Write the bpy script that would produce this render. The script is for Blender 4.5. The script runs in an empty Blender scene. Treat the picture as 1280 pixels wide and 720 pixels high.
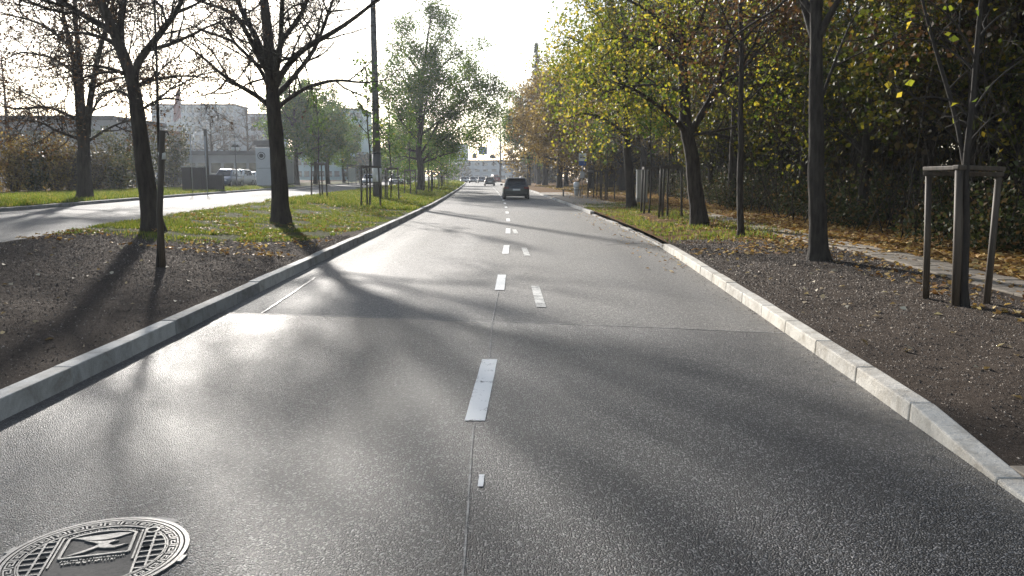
import bpy, bmesh, math, random
import numpy as np
from mathutils import Vector, Matrix, noise as mnoise

# ------------------------------------------------------------------ camera, sky, sun, exposure
SC = bpy.context.scene
COL = SC.collection
HC = 1.6
FPX = 1000.0
PITCH = math.radians(7.97)
cam_d = bpy.data.cameras.new('camera')
cam_d.sensor_width = 36.0
cam_d.lens = 36.0 * FPX / 1280.0
cam_d.clip_start = 0.05
cam_d.clip_end = 9000.0
cam = bpy.data.objects.new('camera', cam_d)
cam.location = (0, 0, HC)
cam.rotation_euler = (math.pi / 2 - PITCH, 0, 0)
COL.objects.link(cam)
SC.camera = cam

SUN_EL = math.radians(19.0)
SUN_AZ = math.radians(-21.0)          # from +Y towards +X
world = bpy.data.worlds.new('World')
SC.world = world
world.use_nodes = True
wn = world.node_tree
wn.nodes.clear()
sky = wn.nodes.new('ShaderNodeTexSky')
sky.sky_type = 'NISHITA'
sky.sun_disc = False
sky.sun_elevation = SUN_EL
sky.sun_rotation = SUN_AZ
sky.air_density = 1.0
sky.dust_density = 0.8
sky.ozone_density = 1.0
bg = wn.nodes.new('ShaderNodeBackground')
bg.inputs['Strength'].default_value = 0.115
wo = wn.nodes.new('ShaderNodeOutputWorld')
hsv = wn.nodes.new('ShaderNodeHueSaturation')
hsv.inputs['Saturation'].default_value = 0.7
wn.links.new(sky.outputs[0], hsv.inputs['Color'])
wn.links.new(hsv.outputs[0], bg.inputs[0])
wn.links.new(bg.outputs[0], wo.inputs[0])

sun_d = bpy.data.lights.new('sun', 'SUN')
sun_d.energy = 5.0
sun_d.angle = math.radians(1.4)
sun_d.color = (1.0, 0.95, 0.88)
sun = bpy.data.objects.new('sun', sun_d)
S = Vector((math.sin(SUN_AZ) * math.cos(SUN_EL), math.cos(SUN_AZ) * math.cos(SUN_EL), math.sin(SUN_EL)))
sun.rotation_euler = (-S).to_track_quat('-Z', 'Y').to_euler()
sun.location = (-20, 40, 40)
COL.objects.link(sun)

SC.view_settings.view_transform = 'Standard'
SC.view_settings.look = 'None'
SC.view_settings.exposure = 0.9
SC.view_settings.gamma = 1.0
SC.view_settings.use_curve_mapping = False
SC.render.engine = 'CYCLES'
SC.cycles.use_denoising = True
SC.cycles.denoiser = 'OPENIMAGEDENOISE'
SC.cycles.denoising_input_passes = 'RGB_ALBEDO_NORMAL'
SC.cycles.denoising_prefilter = 'NONE'
SC.cycles.max_bounces = 6
SC.cycles.diffuse_bounces = 3
SC.cycles.glossy_bounces = 2
SC.cycles.transmission_bounces = 4
SC.cycles.transparent_max_bounces = 6
SC.cycles.volume_bounces = 0
SC.cycles.sample_clamp_indirect = 4.0
SC.cycles.caustics_reflective = False
SC.cycles.caustics_refractive = False

rnd = random.Random(11)

# ------------------------------------------------------------------ pixel helpers (photo pixels -> directions)
CP, SP = math.cos(PITCH), math.sin(PITCH)
def ray(px, py):
    u = 360 - py
    return (px - 640), FPX * CP + u * SP, -FPX * SP + u * CP
def G(px, py, z=0.0):
    dx, dy, dz = ray(px, py)
    t = (z - HC) / dz
    return Vector((dx * t, dy * t, z))
def at(px, py, Y):
    dx, dy, dz = ray(px, py)
    t = Y / dy
    return Vector((dx * t, Y, HC + dz * t))

# ------------------------------------------------------------------ materials
def nt_new(name):
    m = bpy.data.materials.new(name)
    m.use_nodes = True
    n = m.node_tree
    n.nodes.clear()
    out = n.nodes.new('ShaderNodeOutputMaterial')
    return m, n, out
def N(n, t, **kw):
    x = n.nodes.new(t)
    for k, v in kw.items():
        setattr(x, k, v)
    return x
def ramp(n, stops, src=None, interp='LINEAR'):
    r = n.nodes.new('ShaderNodeValToRGB')
    r.color_ramp.interpolation = interp
    e = r.color_ramp.elements
    while len(e) < len(stops):
        e.new(0.5)
    for el, (p, c) in zip(e, stops):
        el.position = p
        el.color = (*c, 1) if len(c) == 3 else c
    if src is not None:
        n.links.new(src, r.inputs[0])
    return r
def noise_tex(n, vec, scale, detail=4, rough=0.6, dist=0.0):
    t = N(n, 'ShaderNodeTexNoise')
    t.inputs['Scale'].default_value = scale
    t.inputs['Detail'].default_value = detail
    t.inputs['Roughness'].default_value = rough
    t.inputs['Distortion'].default_value = dist
    if vec is not None:
        n.links.new(vec, t.inputs['Vector'])
    return t
def mix(n, a, b, fac, mode='MIX'):
    x = N(n, 'ShaderNodeMix', data_type='RGBA', blend_type=mode)
    for s, v in ((0, fac), (6, a), (7, b)):
        if isinstance(v, (int, float)):
            x.inputs[s].default_value = v
        elif isinstance(v, tuple):
            x.inputs[s].default_value = (*v, 1)
        else:
            n.links.new(v, x.inputs[s])
    return x.outputs[2]
def coords(n, space='object', scale=(1, 1, 1)):
    if space == 'world':
        v = N(n, 'ShaderNodeNewGeometry').outputs['Position']
    else:
        v = N(n, 'ShaderNodeTexCoord').outputs['Object']
    if scale != (1, 1, 1):
        mp = N(n, 'ShaderNodeMapping')
        mp.inputs['Scale'].default_value = scale
        n.links.new(v, mp.inputs['Vector'])
        v = mp.outputs[0]
    return v
def bump(n, h, strength, dist):
    b = N(n, 'ShaderNodeBump')
    b.inputs['Strength'].default_value = strength
    b.inputs['Distance'].default_value = dist
    n.links.new(h, b.inputs['Height'])
    return b.outputs[0]
def principled(n, out, color, rough=0.7, metal=0.0, normal=None, spec=0.5, **kw):
    p = N(n, 'ShaderNodeBsdfPrincipled')
    if isinstance(color, tuple):
        p.inputs['Base Color'].default_value = (*color, 1)
    else:
        n.links.new(color, p.inputs['Base Color'])
    if isinstance(rough, (int, float)):
        p.inputs['Roughness'].default_value = rough
    else:
        n.links.new(rough, p.inputs['Roughness'])
    p.inputs['Metallic'].default_value = metal
    p.inputs['Specular IOR Level'].default_value = spec
    for k, v in kw.items():
        p.inputs[k].default_value = v
    if normal is not None:
        n.links.new(normal, p.inputs['Normal'])
    if out is not None:
        n.links.new(p.outputs[0], out.inputs[0])
    return p
def simple(name, c1, c2=None, scale=6.0, rough=0.7, metal=0.0, bs=0.0, bd=0.01, spec=0.5, stretch=(1, 1, 1), space='object'):
    m, n, out = nt_new(name)
    c2 = c2 or tuple(x * 0.7 for x in c1)
    v = coords(n, space, stretch)
    t = noise_tex(n, v, scale, 6, 0.65)
    r = ramp(n, [(0.3, c2), (0.7, c1)], t.outputs[0])
    nb = bump(n, t.outputs[0], bs, bd) if bs > 0 else None
    principled(n, out, r.outputs[0], rough, metal, nb, spec)
    return m
def leaf_mat(name, stops, trans=0.45, rough=0.55):
    m, n, out = nt_new(name)
    g = N(n, 'ShaderNodeNewGeometry')
    r = ramp(n, stops, g.outputs['Random Per Island'])
    p = principled(n, None, r.outputs[0], rough, spec=0.35)
    tr = N(n, 'ShaderNodeBsdfTranslucent')
    n.links.new(mix(n, r.outputs[0], (1.0, 0.95, 0.35), 0.5, 'MULTIPLY'), tr.inputs[0])
    ms = N(n, 'ShaderNodeMixShader')
    ms.inputs[0].default_value = trans
    n.links.new(p.outputs[0], ms.inputs[1])
    n.links.new(tr.outputs[0], ms.inputs[2])
    n.links.new(ms.outputs[0], out.inputs[0])
    return m

def mixf(n, a, k):
    m = N(n, 'ShaderNodeMath', operation='MULTIPLY'); n.links.new(a, m.inputs[0]); m.inputs[1].default_value = k
    return m.outputs[0]
def asphalt(name, dark, light, pale, rough, bs, tint_scale, cell):
    m, n, out = nt_new(name)
    v = coords(n, 'world')
    vo = N(n, 'ShaderNodeTexVoronoi')
    vo.inputs['Scale'].default_value = cell
    n.links.new(v, vo.inputs['Vector'])
    sep = N(n, 'ShaderNodeSeparateColor')
    n.links.new(vo.outputs['Color'], sep.inputs[0])
    chips = ramp(n, [(0.0, dark), (0.45, light), (0.78, light), (0.93, pale)], sep.outputs[0])
    big = noise_tex(n, coords(n, 'world', (1.0, 0.22, 1.0)), tint_scale, 5, 0.6)
    wear = ramp(n, [(0.3, (0.72, 0.72, 0.74)), (0.7, (1.25, 1.22, 1.16))], big.outputs[0])
    fine = noise_tex(n, v, 14.0, 4, 0.7)
    f2 = ramp(n, [(0.3, (0.8, 0.8, 0.8)), (0.7, (1.2, 1.2, 1.2))], fine.outputs[0])
    c = mix(n, chips.outputs[0], wear.outputs[0], 1.0, 'MULTIPLY')
    c = mix(n, c, f2.outputs[0], 1.0, 'MULTIPLY')
    md = N(n, 'ShaderNodeMath', operation='MULTIPLY_ADD')
    n.links.new(vo.outputs['Distance'], md.inputs[0])
    md.inputs[1].default_value = -1.0
    n.links.new(sep.outputs[1], md.inputs[2])
    nb = bump(n, md.outputs[0], bs, 0.009)
    at_ = N(n, 'ShaderNodeAttribute'); at_.attribute_name = 'cover'
    se = N(n, 'ShaderNodeSeparateColor'); n.links.new(at_.outputs['Color'], se.inputs[0])
    c = mix(n, c, mix(n, c, (0.74, 0.73, 0.72), 1.0, 'MULTIPLY'), se.outputs[1])
    dn = noise_tex(n, v, 9.0, 6, 0.75)
    dm = N(n, 'ShaderNodeMath', operation='MULTIPLY'); n.links.new(se.outputs[0], dm.inputs[0]); n.links.new(ramp(n, [(0.35, (0, 0, 0)), (0.65, (1, 1, 1))], dn.outputs[0]).outputs[0], dm.inputs[1])
    c = mix(n, c, (0.2, 0.18, 0.15), dm.outputs[0])
    st = noise_tex(n, v, 1.7, 7, 0.7, 0.6)
    c = mix(n, c, mix(n, c, (0.6, 0.6, 0.6), 1.0, 'MULTIPLY'), ramp(n, [(0.58, (0, 0, 0)), (0.72, (1, 1, 1))], st.outputs[0]).outputs[0])
    rr = ramp(n, [(0.25, (rough - 0.08,) * 3), (0.75, (rough + 0.1,) * 3)], big.outputs[0])
    rr = mix(n, rr.outputs[0], (rough - 0.14,) * 3, mixf(n, se.outputs[1], 0.6))
    principled(n, out, c, rr, 0, nb, 0.5)
    return m

def granite(name, c1, c2):
    m, n, out = nt_new(name)
    v = coords(n, 'world')
    t = noise_tex(n, v, 130, 5, 0.75)
    a = ramp(n, [(0.3, c2), (0.7, c1)], t.outputs[0])
    g = noise_tex(n, v, 3.5, 7, 0.7, 0.4)
    gr = ramp(n, [(0.3, (0.55, 0.52, 0.48)), (0.55, (1, 1, 1))], g.outputs[0])
    ge = N(n, 'ShaderNodeNewGeometry')
    isl = ramp(n, [(0.0, (0.84, 0.84, 0.85)), (1.0, (1.06, 1.05, 1.03))], N(n, 'ShaderNodeObjectInfo').outputs['Random'])
    c = mix(n, mix(n, a.outputs[0], gr.outputs[0], 1.0, 'MULTIPLY'), isl.outputs[0], 1.0, 'MULTIPLY')
    b1 = noise_tex(n, v, 28, 6, 0.7)
    principled(n, out, c, 0.8, 0, bump(n, b1.outputs[0], 0.7, 0.012), 0.3)
    return m
M = {}
M['asphalt_old'] = asphalt('old_asphalt', (0.05, 0.048, 0.045), (0.135, 0.129, 0.12), (0.32, 0.31, 0.29), 0.74, 0.5, 0.5, 95)
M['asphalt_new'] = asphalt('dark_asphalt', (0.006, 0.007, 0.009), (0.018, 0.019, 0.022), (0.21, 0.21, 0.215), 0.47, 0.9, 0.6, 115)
M['asphalt_patch'] = asphalt('patch_asphalt', (0.06, 0.058, 0.055), (0.13, 0.125, 0.12), (0.25, 0.24, 0.22), 0.6, 0.5, 0.8, 95)
M['lane2'] = asphalt('pale_asphalt', (0.04, 0.04, 0.04), (0.09, 0.088, 0.085), (0.2, 0.2, 0.19), 0.85, 0.4, 0.4, 95)
M['granite'] = granite('pale_granite', (0.62, 0.6, 0.56), (0.42, 0.405, 0.38))
M['granite_pale'] = granite('cream_granite', (0.74, 0.7, 0.62), (0.5, 0.47, 0.42))
M['granite2'] = granite('grey_granite', (0.42, 0.41, 0.385), (0.26, 0.255, 0.245))
M['slab'] = simple('concrete_slab', (0.33, 0.275, 0.215), (0.16, 0.135, 0.105), 7, 0.85, bs=0.4, bd=0.006, space='world')
M['sand'] = simple('sandy_track', (0.3, 0.25, 0.19), (0.16, 0.13, 0.1), 20, 0.9, bs=0.5, space='world')
M['iron'] = simple('cast_iron', (0.27, 0.26, 0.25), (0.12, 0.12, 0.115), 40, 0.5, 0.55, 0.35, 0.003)
M['iron_dark'] = simple('cast_iron_dirt', (0.05, 0.048, 0.045), (0.02, 0.02, 0.02), 50, 0.7, 0.2, 0.5, 0.003)
M['hole'] = simple('dark_hole', (0.006, 0.006, 0.006), (0.003, 0.003, 0.003), 4, 0.9)
M['bark'] = simple('bark', (0.075, 0.06, 0.048), (0.02, 0.016, 0.014), 13, 0.9, bs=1.0, bd=0.07, spec=0.2, stretch=(1, 1, 0.18))
M['bark_grey'] = simple('grey_bark', (0.075, 0.063, 0.052), (0.022, 0.018, 0.015), 17, 0.85, bs=1.0, bd=0.05, spec=0.25, stretch=(1, 1, 0.2))
M['bark_young'] = simple('smooth_bark', (0.045, 0.035, 0.027), (0.015, 0.012, 0.01), 16, 0.9, bs=0.4, bd=0.01, stretch=(1, 1, 0.4))
M['stake'] = simple('weathered_wood', (0.1, 0.074, 0.05), (0.03, 0.022, 0.016), 20, 0.7, bs=0.6, bd=0.008, stretch=(1, 1, 0.08))
M['stake_dark'] = simple('dark_wood', (0.1, 0.082, 0.065), (0.04, 0.034, 0.028), 20, 0.75, bs=0.5, bd=0.008, stretch=(1, 1, 0.1))
M['pole'] = simple('pole_paint', (0.075, 0.07, 0.068), (0.045, 0.042, 0.04), 5, 0.55, bs=0.2, stretch=(1, 1, 0.2))
M['steel'] = simple('galvanised_steel', (0.42, 0.43, 0.44), (0.3, 0.3, 0.31), 12, 0.45, 0.6)
M['black_metal'] = simple('black_metal', (0.03, 0.03, 0.032), (0.018, 0.018, 0.02), 8, 0.5)
M['concrete'] = simple('old_concrete', (0.36, 0.35, 0.33), (0.22, 0.215, 0.2), 5, 0.9, bs=0.4)
M['paper'] = simple('faded_paper', (0.7, 0.69, 0.64), (0.5, 0.49, 0.45), 9, 0.8)
M['white'] = simple('white_enamel', (0.78, 0.78, 0.77), (0.68, 0.68, 0.67), 4, 0.4)
M['blue'] = simple('blue_enamel', (0.03, 0.1, 0.32), (0.025, 0.08, 0.26), 4, 0.4)
M['black'] = simple('black_print', (0.02, 0.02, 0.02), (0.015, 0.015, 0.015), 4, 0.6)
M['brick_wall'] = simple('dark_clinker', (0.06, 0.05, 0.048), (0.03, 0.026, 0.025), 18, 0.85, bs=0.4)
M['grey_panel'] = simple('grey_panel', (0.5, 0.51, 0.52), (0.42, 0.43, 0.44), 3, 0.5)
M['cabinet'] = simple('cabinet_grey', (0.52, 0.51, 0.48), (0.42, 0.41, 0.38), 3, 0.6)
M['facade_blue'] = simple('pale_facade', (0.25, 0.3, 0.35), (0.2, 0.245, 0.29), 0.4, 0.85)
M['facade_teal'] = simple('teal_facade', (0.3, 0.42, 0.44), (0.25, 0.36, 0.38), 0.4, 0.85)
M['facade_white'] = simple('white_facade', (0.74, 0.76, 0.78), (0.62, 0.64, 0.66), 0.4, 0.85)
M['facade_grey'] = simple('grey_facade', (0.32, 0.32, 0.32), (0.24, 0.24, 0.24), 0.5, 0.85)
M['roof_dark'] = simple('roof_felt', (0.1, 0.1, 0.105), (0.06, 0.06, 0.065), 2, 0.85)
M['roof_red'] = simple('red_roof', (0.3, 0.16, 0.13), (0.2, 0.11, 0.09), 2, 0.85)
M['glass'] = simple('window_glass', (0.03, 0.038, 0.045), (0.02, 0.026, 0.03), 2, 0.08, spec=0.8)
M['car_glass'] = simple('car_glass', (0.012, 0.014, 0.016), (0.009, 0.01, 0.012), 2, 0.06, spec=0.7)
M['rubber'] = simple('tyre_rubber', (0.02, 0.02, 0.02), (0.012, 0.012, 0.012), 30, 0.85)
M['tail'] = simple('tail_lens', (0.14, 0.01, 0.01), (0.1, 0.008, 0.008), 8, 0.2)
M['lamp_lens'] = simple('head_lens', (0.7, 0.72, 0.74), (0.5, 0.52, 0.54), 8, 0.12)
M['flag'] = simple('flag_cloth', (0.6, 0.32, 0.3), (0.65, 0.6, 0.58), 1.2, 0.8)
M['skin'] = simple('skin', (0.5, 0.33, 0.26), (0.44, 0.29, 0.22), 5, 0.6)

def paint(name, c):
    m, n, out = nt_new(name)
    v = coords(n, 'object')
    t = noise_tex(n, v, 30, 4, 0.6)
    r = ramp(n, [(0.35, tuple(x * 0.85 for x in c)), (0.65, c)], t.outputs[0])
    p = principled(n, out, r.outputs[0], 0.3, 0.0)
    p.inputs['Coat Weight'].default_value = 0.7
    p.inputs['Coat Roughness'].default_value = 0.05
    return m
M['car_black'] = paint('black_car_paint', (0.012, 0.012, 0.014))
M['car_silver'] = paint('silver_car_paint', (0.5, 0.52, 0.54))
M['car_white'] = paint('white_car_paint', (0.75, 0.76, 0.77))
M['car_blue'] = paint('blue_car_paint', (0.06, 0.09, 0.15))
M['car_grey'] = paint('grey_car_paint', (0.16, 0.165, 0.17))
M['car_red'] = paint('red_car_paint', (0.32, 0.05, 0.04))

def marking(name, base, wear_lo, wear_hi):
    m, n, out = nt_new(name)
    v = coords(n, 'world')
    t = noise_tex(n, v, 45, 6, 0.75)
    t2 = noise_tex(n, v, 5, 4, 0.6)
    a = N(n, 'ShaderNodeMath', operation='ADD')
    n.links.new(t.outputs[0], a.inputs[0]); n.links.new(t2.outputs[0], a.inputs[1])
    r = ramp(n, [(wear_lo, (0.07, 0.07, 0.07)), (wear_hi, base)], None)
    h = N(n, 'ShaderNodeMath', operation='MULTIPLY')
    n.links.new(a.outputs[0], h.inputs[0]); h.inputs[1].default_value = 0.5
    n.links.new(h.outputs[0], r.inputs[0])
    principled(n, out, r.outputs[0], 0.6, 0, bump(n, t.outputs[0], 0.5, 0.004))
    return m
M['marking'] = marking('road_paint', (0.72, 0.72, 0.7), 0.385, 0.45)
M['marking_old'] = marking('worn_road_paint', (0.6, 0.59, 0.55), 0.4, 0.56)
M['dust'] = marking('joint_dust', (0.3, 0.29, 0.27), 0.4, 0.56)

def ground_mat(name, soil, grass, litter):
    m, n, out = nt_new(name)
    v = coords(n, 'world')
    at_ = N(n, 'ShaderNodeAttribute'); at_.attribute_name = 'cover'
    sep = N(n, 'ShaderNodeSeparateColor'); n.links.new(at_.outputs['Color'], sep.inputs[0])
    t = noise_tex(n, v, 22, 8, 0.75)
    t2 = noise_tex(n, v, 3, 5, 0.65)
    t3 = noise_tex(n, v, 110, 4, 0.7)
    ad3 = N(n, 'ShaderNodeMath', operation='MULTIPLY_ADD'); n.links.new(t3.outputs[0], ad3.inputs[0]); ad3.inputs[1].default_value = 0.6; n.links.new(mixf(n, t.outputs[0], 0.4), ad3.inputs[2])
    cs = ramp(n, [(0.35, soil[0]), (0.55, soil[1]), (0.68, soil[2])], ad3.outputs[0])
    cg = ramp(n, [(0.3, grass[0]), (0.7, grass[1])], t2.outputs[0])
    cl = ramp(n, [(0.3, litter[0]), (0.5, litter[1]), (0.7, litter[2])], t.outputs[0])
    def edge(src):
        a = N(n, 'ShaderNodeMath', operation='ADD'); n.links.new(src, a.inputs[0]); n.links.new(t2.outputs[0], a.inputs[1])
        return ramp(n, [(0.82, (0, 0, 0)), (1.05, (1, 1, 1))], a.outputs[0]).outputs[0]
    c = mix(n, cs.outputs[0], cg.outputs[0], edge(sep.outputs[1]))
    c = mix(n, c, cl.outputs[0], edge(sep.outputs[2]))
    nb = bump(n, ad3.outputs[0], 1.0, 0.03)
    principled(n, out, c, 1.0, 0, nb, 0.03)
    return m
SOIL = ((0.034, 0.026, 0.021), (0.105, 0.084, 0.068), (0.22, 0.185, 0.155))
M['ground'] = ground_mat('earth_and_grass', SOIL, ((0.05, 0.045, 0.022), (0.09, 0.1, 0.035)), ((0.06, 0.035, 0.018), (0.16, 0.09, 0.04), (0.3, 0.19, 0.08)))

M['grass'] = leaf_mat('grass_blades', [(0.0, (0.055, 0.09, 0.015)), (0.45, (0.11, 0.16, 0.025)), (0.78, (0.19, 0.21, 0.04)), (1.0, (0.34, 0.26, 0.1))], 0.6)
M['fallen'] = leaf_mat('fallen_leaves', [(0.0, (0.14, 0.065, 0.025)), (0.35, (0.32, 0.17, 0.06)), (0.7, (0.52, 0.33, 0.11)), (1.0, (0.68, 0.52, 0.24))], 0.25, 0.7)
M['fallen_pale'] = leaf_mat('pale_fallen_leaves', [(0.0, (0.25, 0.18, 0.1)), (0.6, (0.45, 0.36, 0.24)), (1.0, (0.6, 0.54, 0.42))], 0.2, 0.7)
M['chips'] = leaf_mat('wood_chips', [(0.0, (0.025, 0.019, 0.015)), (0.55, (0.095, 0.076, 0.062)), (0.88, (0.17, 0.14, 0.115)), (1.0, (0.4, 0.35, 0.29))], 0.0, 0.85)
M['ivy'] = leaf_mat('evergreen_leaves', [(0.0, (0.025, 0.036, 0.014)), (0.5, (0.055, 0.07, 0.026)), (0.7, (0.085, 0.095, 0.035)), (0.85, (0.13, 0.09, 0.045)), (1.0, (0.22, 0.13, 0.055))], 0.3, 0.7)
M['lf_green'] = leaf_mat('green_leaves', [(0.0, (0.04, 0.09, 0.012)), (0.6, (0.09, 0.17, 0.02)), (0.9, (0.16, 0.22, 0.03)), (1.0, (0.24, 0.2, 0.04))], 0.55)
M['lf_yellowgreen'] = leaf_mat('yellow_green_leaves', [(0.0, (0.07, 0.11, 0.015)), (0.45, (0.18, 0.21, 0.025)), (0.8, (0.36, 0.32, 0.04)), (1.0, (0.5, 0.37, 0.06))], 0.65)
M['lf_gold'] = leaf_mat('golden_leaves', [(0.0, (0.1, 0.06, 0.02)), (0.4, (0.2, 0.135, 0.045)), (0.75, (0.31, 0.21, 0.06)), (1.0, (0.4, 0.3, 0.1))], 0.45)
M['lf_brown'] = leaf_mat('brown_leaves', [(0.0, (0.05, 0.028, 0.018)), (0.6, (0.12, 0.06, 0.03)), (1.0, (0.22, 0.12, 0.045))], 0.35)
M['lf_wood'] = leaf_mat('woodland_leaves', [(0.0, (0.025, 0.032, 0.011)), (0.5, (0.05, 0.06, 0.018)), (0.8, (0.1, 0.095, 0.024)), (0.93, (0.18, 0.14, 0.03)), (1.0, (0.14, 0.07, 0.03))], 0.35)
M['lf_wood3'] = leaf_mat('mixed_woodland_leaves', [(0.0, (0.03, 0.045, 0.01)), (0.5, (0.07, 0.085, 0.016)), (0.85, (0.15, 0.14, 0.02)), (1.0, (0.3, 0.22, 0.03))], 0.5)
M['lf_wood2'] = leaf_mat('dull_woodland_leaves', [(0.0, (0.045, 0.035, 0.02)), (0.5, (0.1, 0.068, 0.034)), (0.85, (0.14, 0.11, 0.04)), (1.0, (0.2, 0.15, 0.03))], 0.3)
M['lf_spruce'] = leaf_mat('spruce_needles', [(0.0, (0.012, 0.026, 0.014)), (1.0, (0.035, 0.055, 0.028))], 0.1)

# ------------------------------------------------------------------ mesh helpers
def link(o, parent=None):
    COL.objects.link(o)
    if parent is not None:
        o.parent = parent
    return o
def tag(o, label=None, cat=None, group=None, kind=None):
    if label: o['label'] = label
    if cat: o['category'] = cat
    if group: o['group'] = group
    if kind: o['kind'] = kind
    return o
def root(name, label, cat, loc=(0, 0, 0), rz=0.0, group=None):
    o = bpy.data.objects.new(name, None)
    o.empty_display_size = 0.2
    o.location = loc
    o.rotation_euler = (0, 0, rz)
    COL.objects.link(o)
    return tag(o, label, cat, group)
def copy_tree(o, parent=None):
    c = o.copy()
    COL.objects.link(c)
    c.parent = parent
    for ch in list(o.children):
        copy_tree(ch, c)
    return c
def np_mesh(name, verts, quads, mat, parent=None, smooth=False, tris=False):
    k = 3 if tris else 4
    me = bpy.data.meshes.new(name)
    verts = np.asarray(verts, dtype=np.float32).reshape(-1, 3)
    quads = np.asarray(quads, dtype=np.int32).reshape(-1, k)
    me.vertices.add(len(verts))
    me.vertices.foreach_set('co', verts.ravel())
    me.loops.add(quads.size)
    me.loops.foreach_set('vertex_index', quads.ravel())
    me.polygons.add(len(quads))
    me.polygons.foreach_set('loop_start', np.arange(0, quads.size, k, dtype=np.int32))
    me.polygons.foreach_set('loop_total', np.full(len(quads), k, dtype=np.int32))
    if smooth:
        me.polygons.foreach_set('use_smooth', np.ones(len(quads), dtype=bool))
    me.update(calc_edges=True)
    me.materials.append(mat)
    return link(bpy.data.objects.new(name, me), parent)

class MB:
    def __init__(s):
        s.v, s.f = [], []
    def add(s, vs, fs):
        o = len(s.v)
        s.v += [tuple(v) for v in vs]
        s.f += [tuple(i + o for i in f) for f in fs]
        return s
    def hexa(s, p):
        return s.add(p, [(0, 3, 2, 1), (4, 5, 6, 7), (0, 1, 5, 4), (1, 2, 6, 5), (2, 3, 7, 6), (3, 0, 4, 7)])
    def box(s, c, d, rz=0.0):
        x, y, z = (q / 2 for q in d)
        R = Matrix.Rotation(rz, 3, 'Z')
        c = Vector(c)
        return s.hexa([c + R @ Vector(q) for q in ((-x, -y, -z), (x, -y, -z), (x, y, -z), (-x, y, -z), (-x, -y, z), (x, -y, z), (x, y, z), (-x, y, z))])
    def bar(s, a, b, w, h=None):
        a, b = Vector(a), Vector(b)
        h = h or w
        d = (b - a).normalized()
        u = d.cross(Vector((0, 0, 1)))
        if u.length < 1e-3:
            u = Vector((1, 0, 0))
        u.normalize()
        n = u.cross(d)
        u *= w / 2
        n *= h / 2
        return s.hexa([a - u - n, a + u - n, a + u + n, a - u + n, b - u - n, b + u - n, b + u + n, b - u + n])
    def tube(s, pts, rads, n=8, cap=True):
        pts = [Vector(p) for p in pts]
        if isinstance(rads, (int, float)):
            rads = [rads] * len(pts)
        vs, fs = [], []
        for i, p in enumerate(pts):
            t = (pts[min(i + 1, len(pts) - 1)] - pts[max(i - 1, 0)]).normalized()
            u = t.cross(Vector((0.0, 1.0, 0.02)))
            if u.length < 0.05:
                u = t.cross(Vector((1, 0, 0)))
            u.normalize()
            w = t.cross(u)
            for k in range(n):
                a = 2 * math.pi * k / n
                vs.append(p + (u * math.cos(a) + w * math.sin(a)) * rads[i])
        for i in range(len(pts) - 1):
            for k in range(n):
                k2 = (k + 1) % n
                fs.append((i * n + k, i * n + k2, (i + 1) * n + k2, (i + 1) * n + k))
        if cap:
            fs.append(tuple(range(n))[::-1])
            fs.append(tuple((len(pts) - 1) * n + k for k in range(n)))
        return s.add(vs, fs)
    def prism(s, poly, z0, z1, M4=None):
        n = len(poly)
        vs = [Vector((x, y, z0)) for x, y in poly] + [Vector((x, y, z1)) for x, y in poly]
        if M4 is not None:
            vs = [M4 @ v for v in vs]
        fs = [tuple(range(n))[::-1], tuple(range(n, 2 * n))]
        fs += [(i, (i + 1) % n, n + (i + 1) % n, n + i) for i in range(n)]
        return s.add(vs, fs)
    def build(s, name, mat, parent=None, smooth=False, bevel=0.0, seg=2):
        me = bpy.data.meshes.new(name)
        me.from_pydata(s.v, [], s.f)
        me.materials.append(mat)
        bm = bmesh.new(); bm.from_mesh(me)
        bmesh.ops.recalc_face_normals(bm, faces=bm.faces)
        if bevel > 0:
            bmesh.ops.bevel(bm, geom=list(bm.edges), offset=bevel, segments=seg, affect='EDGES', profile=0.6)
        bm.to_mesh(me); bm.free()
        if smooth:
            for p in me.polygons:
                p.use_smooth = True
        me.update()
        return link(bpy.data.objects.new(name, me), parent)

# ------------------------------------------------------------------ road lines
GY = np.arange(-30.0, 560.0, 0.5)
def curve(pts):
    xs = np.interp(GY, [p[0] for p in pts], [p[1] for p in pts])
    k = np.ones(9) / 9
    pad = np.concatenate([np.full(4, xs[0]), xs, np.full(4, xs[-1])])
    xs = np.convolve(pad, k, 'valid')
    return lambda y: np.interp(y, GY, xs)
xL = curve([(-30, -3.25), (5, -3.34), (8.7, -3.42), (12, -3.53), (17.3, -3.64), (25.7, -3.78), (41.6, -4.14), (60, -4.8), (101, -6.5), (163, -9.4), (260, -15.5), (560, -40)])
xR = curve([(-30, 1.6), (2, 2.38), (3.74, 2.51), (5, 2.62), (6.8, 2.71), (8.8, 2.86), (11.4, 3.0), (14.3, 3.17), (18.5, 3.38), (23, 3.42), (33.8, 3.32), (49, 2.94), (81, 2.1), (116, 0.7), (163, -1.6), (260, -7.5), (560, -32)])
xC = curve([(-30, -0.3), (3, -0.2), (11, -0.18), (20, -0.11), (28, -0.12), (36, -0.22), (46, -0.38), (60, -0.75), (81, -1.45), (120, -2.9), (203, -7.6), (260, -11.5), (560, -36)])
xN = curve([(-30, -6.2), (5, -7.6), (13.5, -8.7), (18.8, -9.55), (27.8, -10.5), (43, -11.3), (65, -12.4), (100, -14.2), (160, -17.4), (260, -23.5), (560, -48)])
xF = curve([(-30, -13.2), (10, -15.6), (26.5, -16.9), (35, -17.8), (48.6, -19.2), (66, -20.4), (124, -23.6), (160, -25.6), (260, -31.8), (560, -56)])
Z2 = 0.42
def sstep(a, b, t):
    t = np.clip((t - a) / (b - a), 0, 1)
    return t * t * (3 - 2 * t)
def median_z(x, y):
    a = xL(y) - 0.16
    b = xN(y)
    u = np.clip((x - a) / (b - a), 0, 1)
    return 0.145 + 0.33 * sstep(0.0, 1.0, u)
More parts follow.
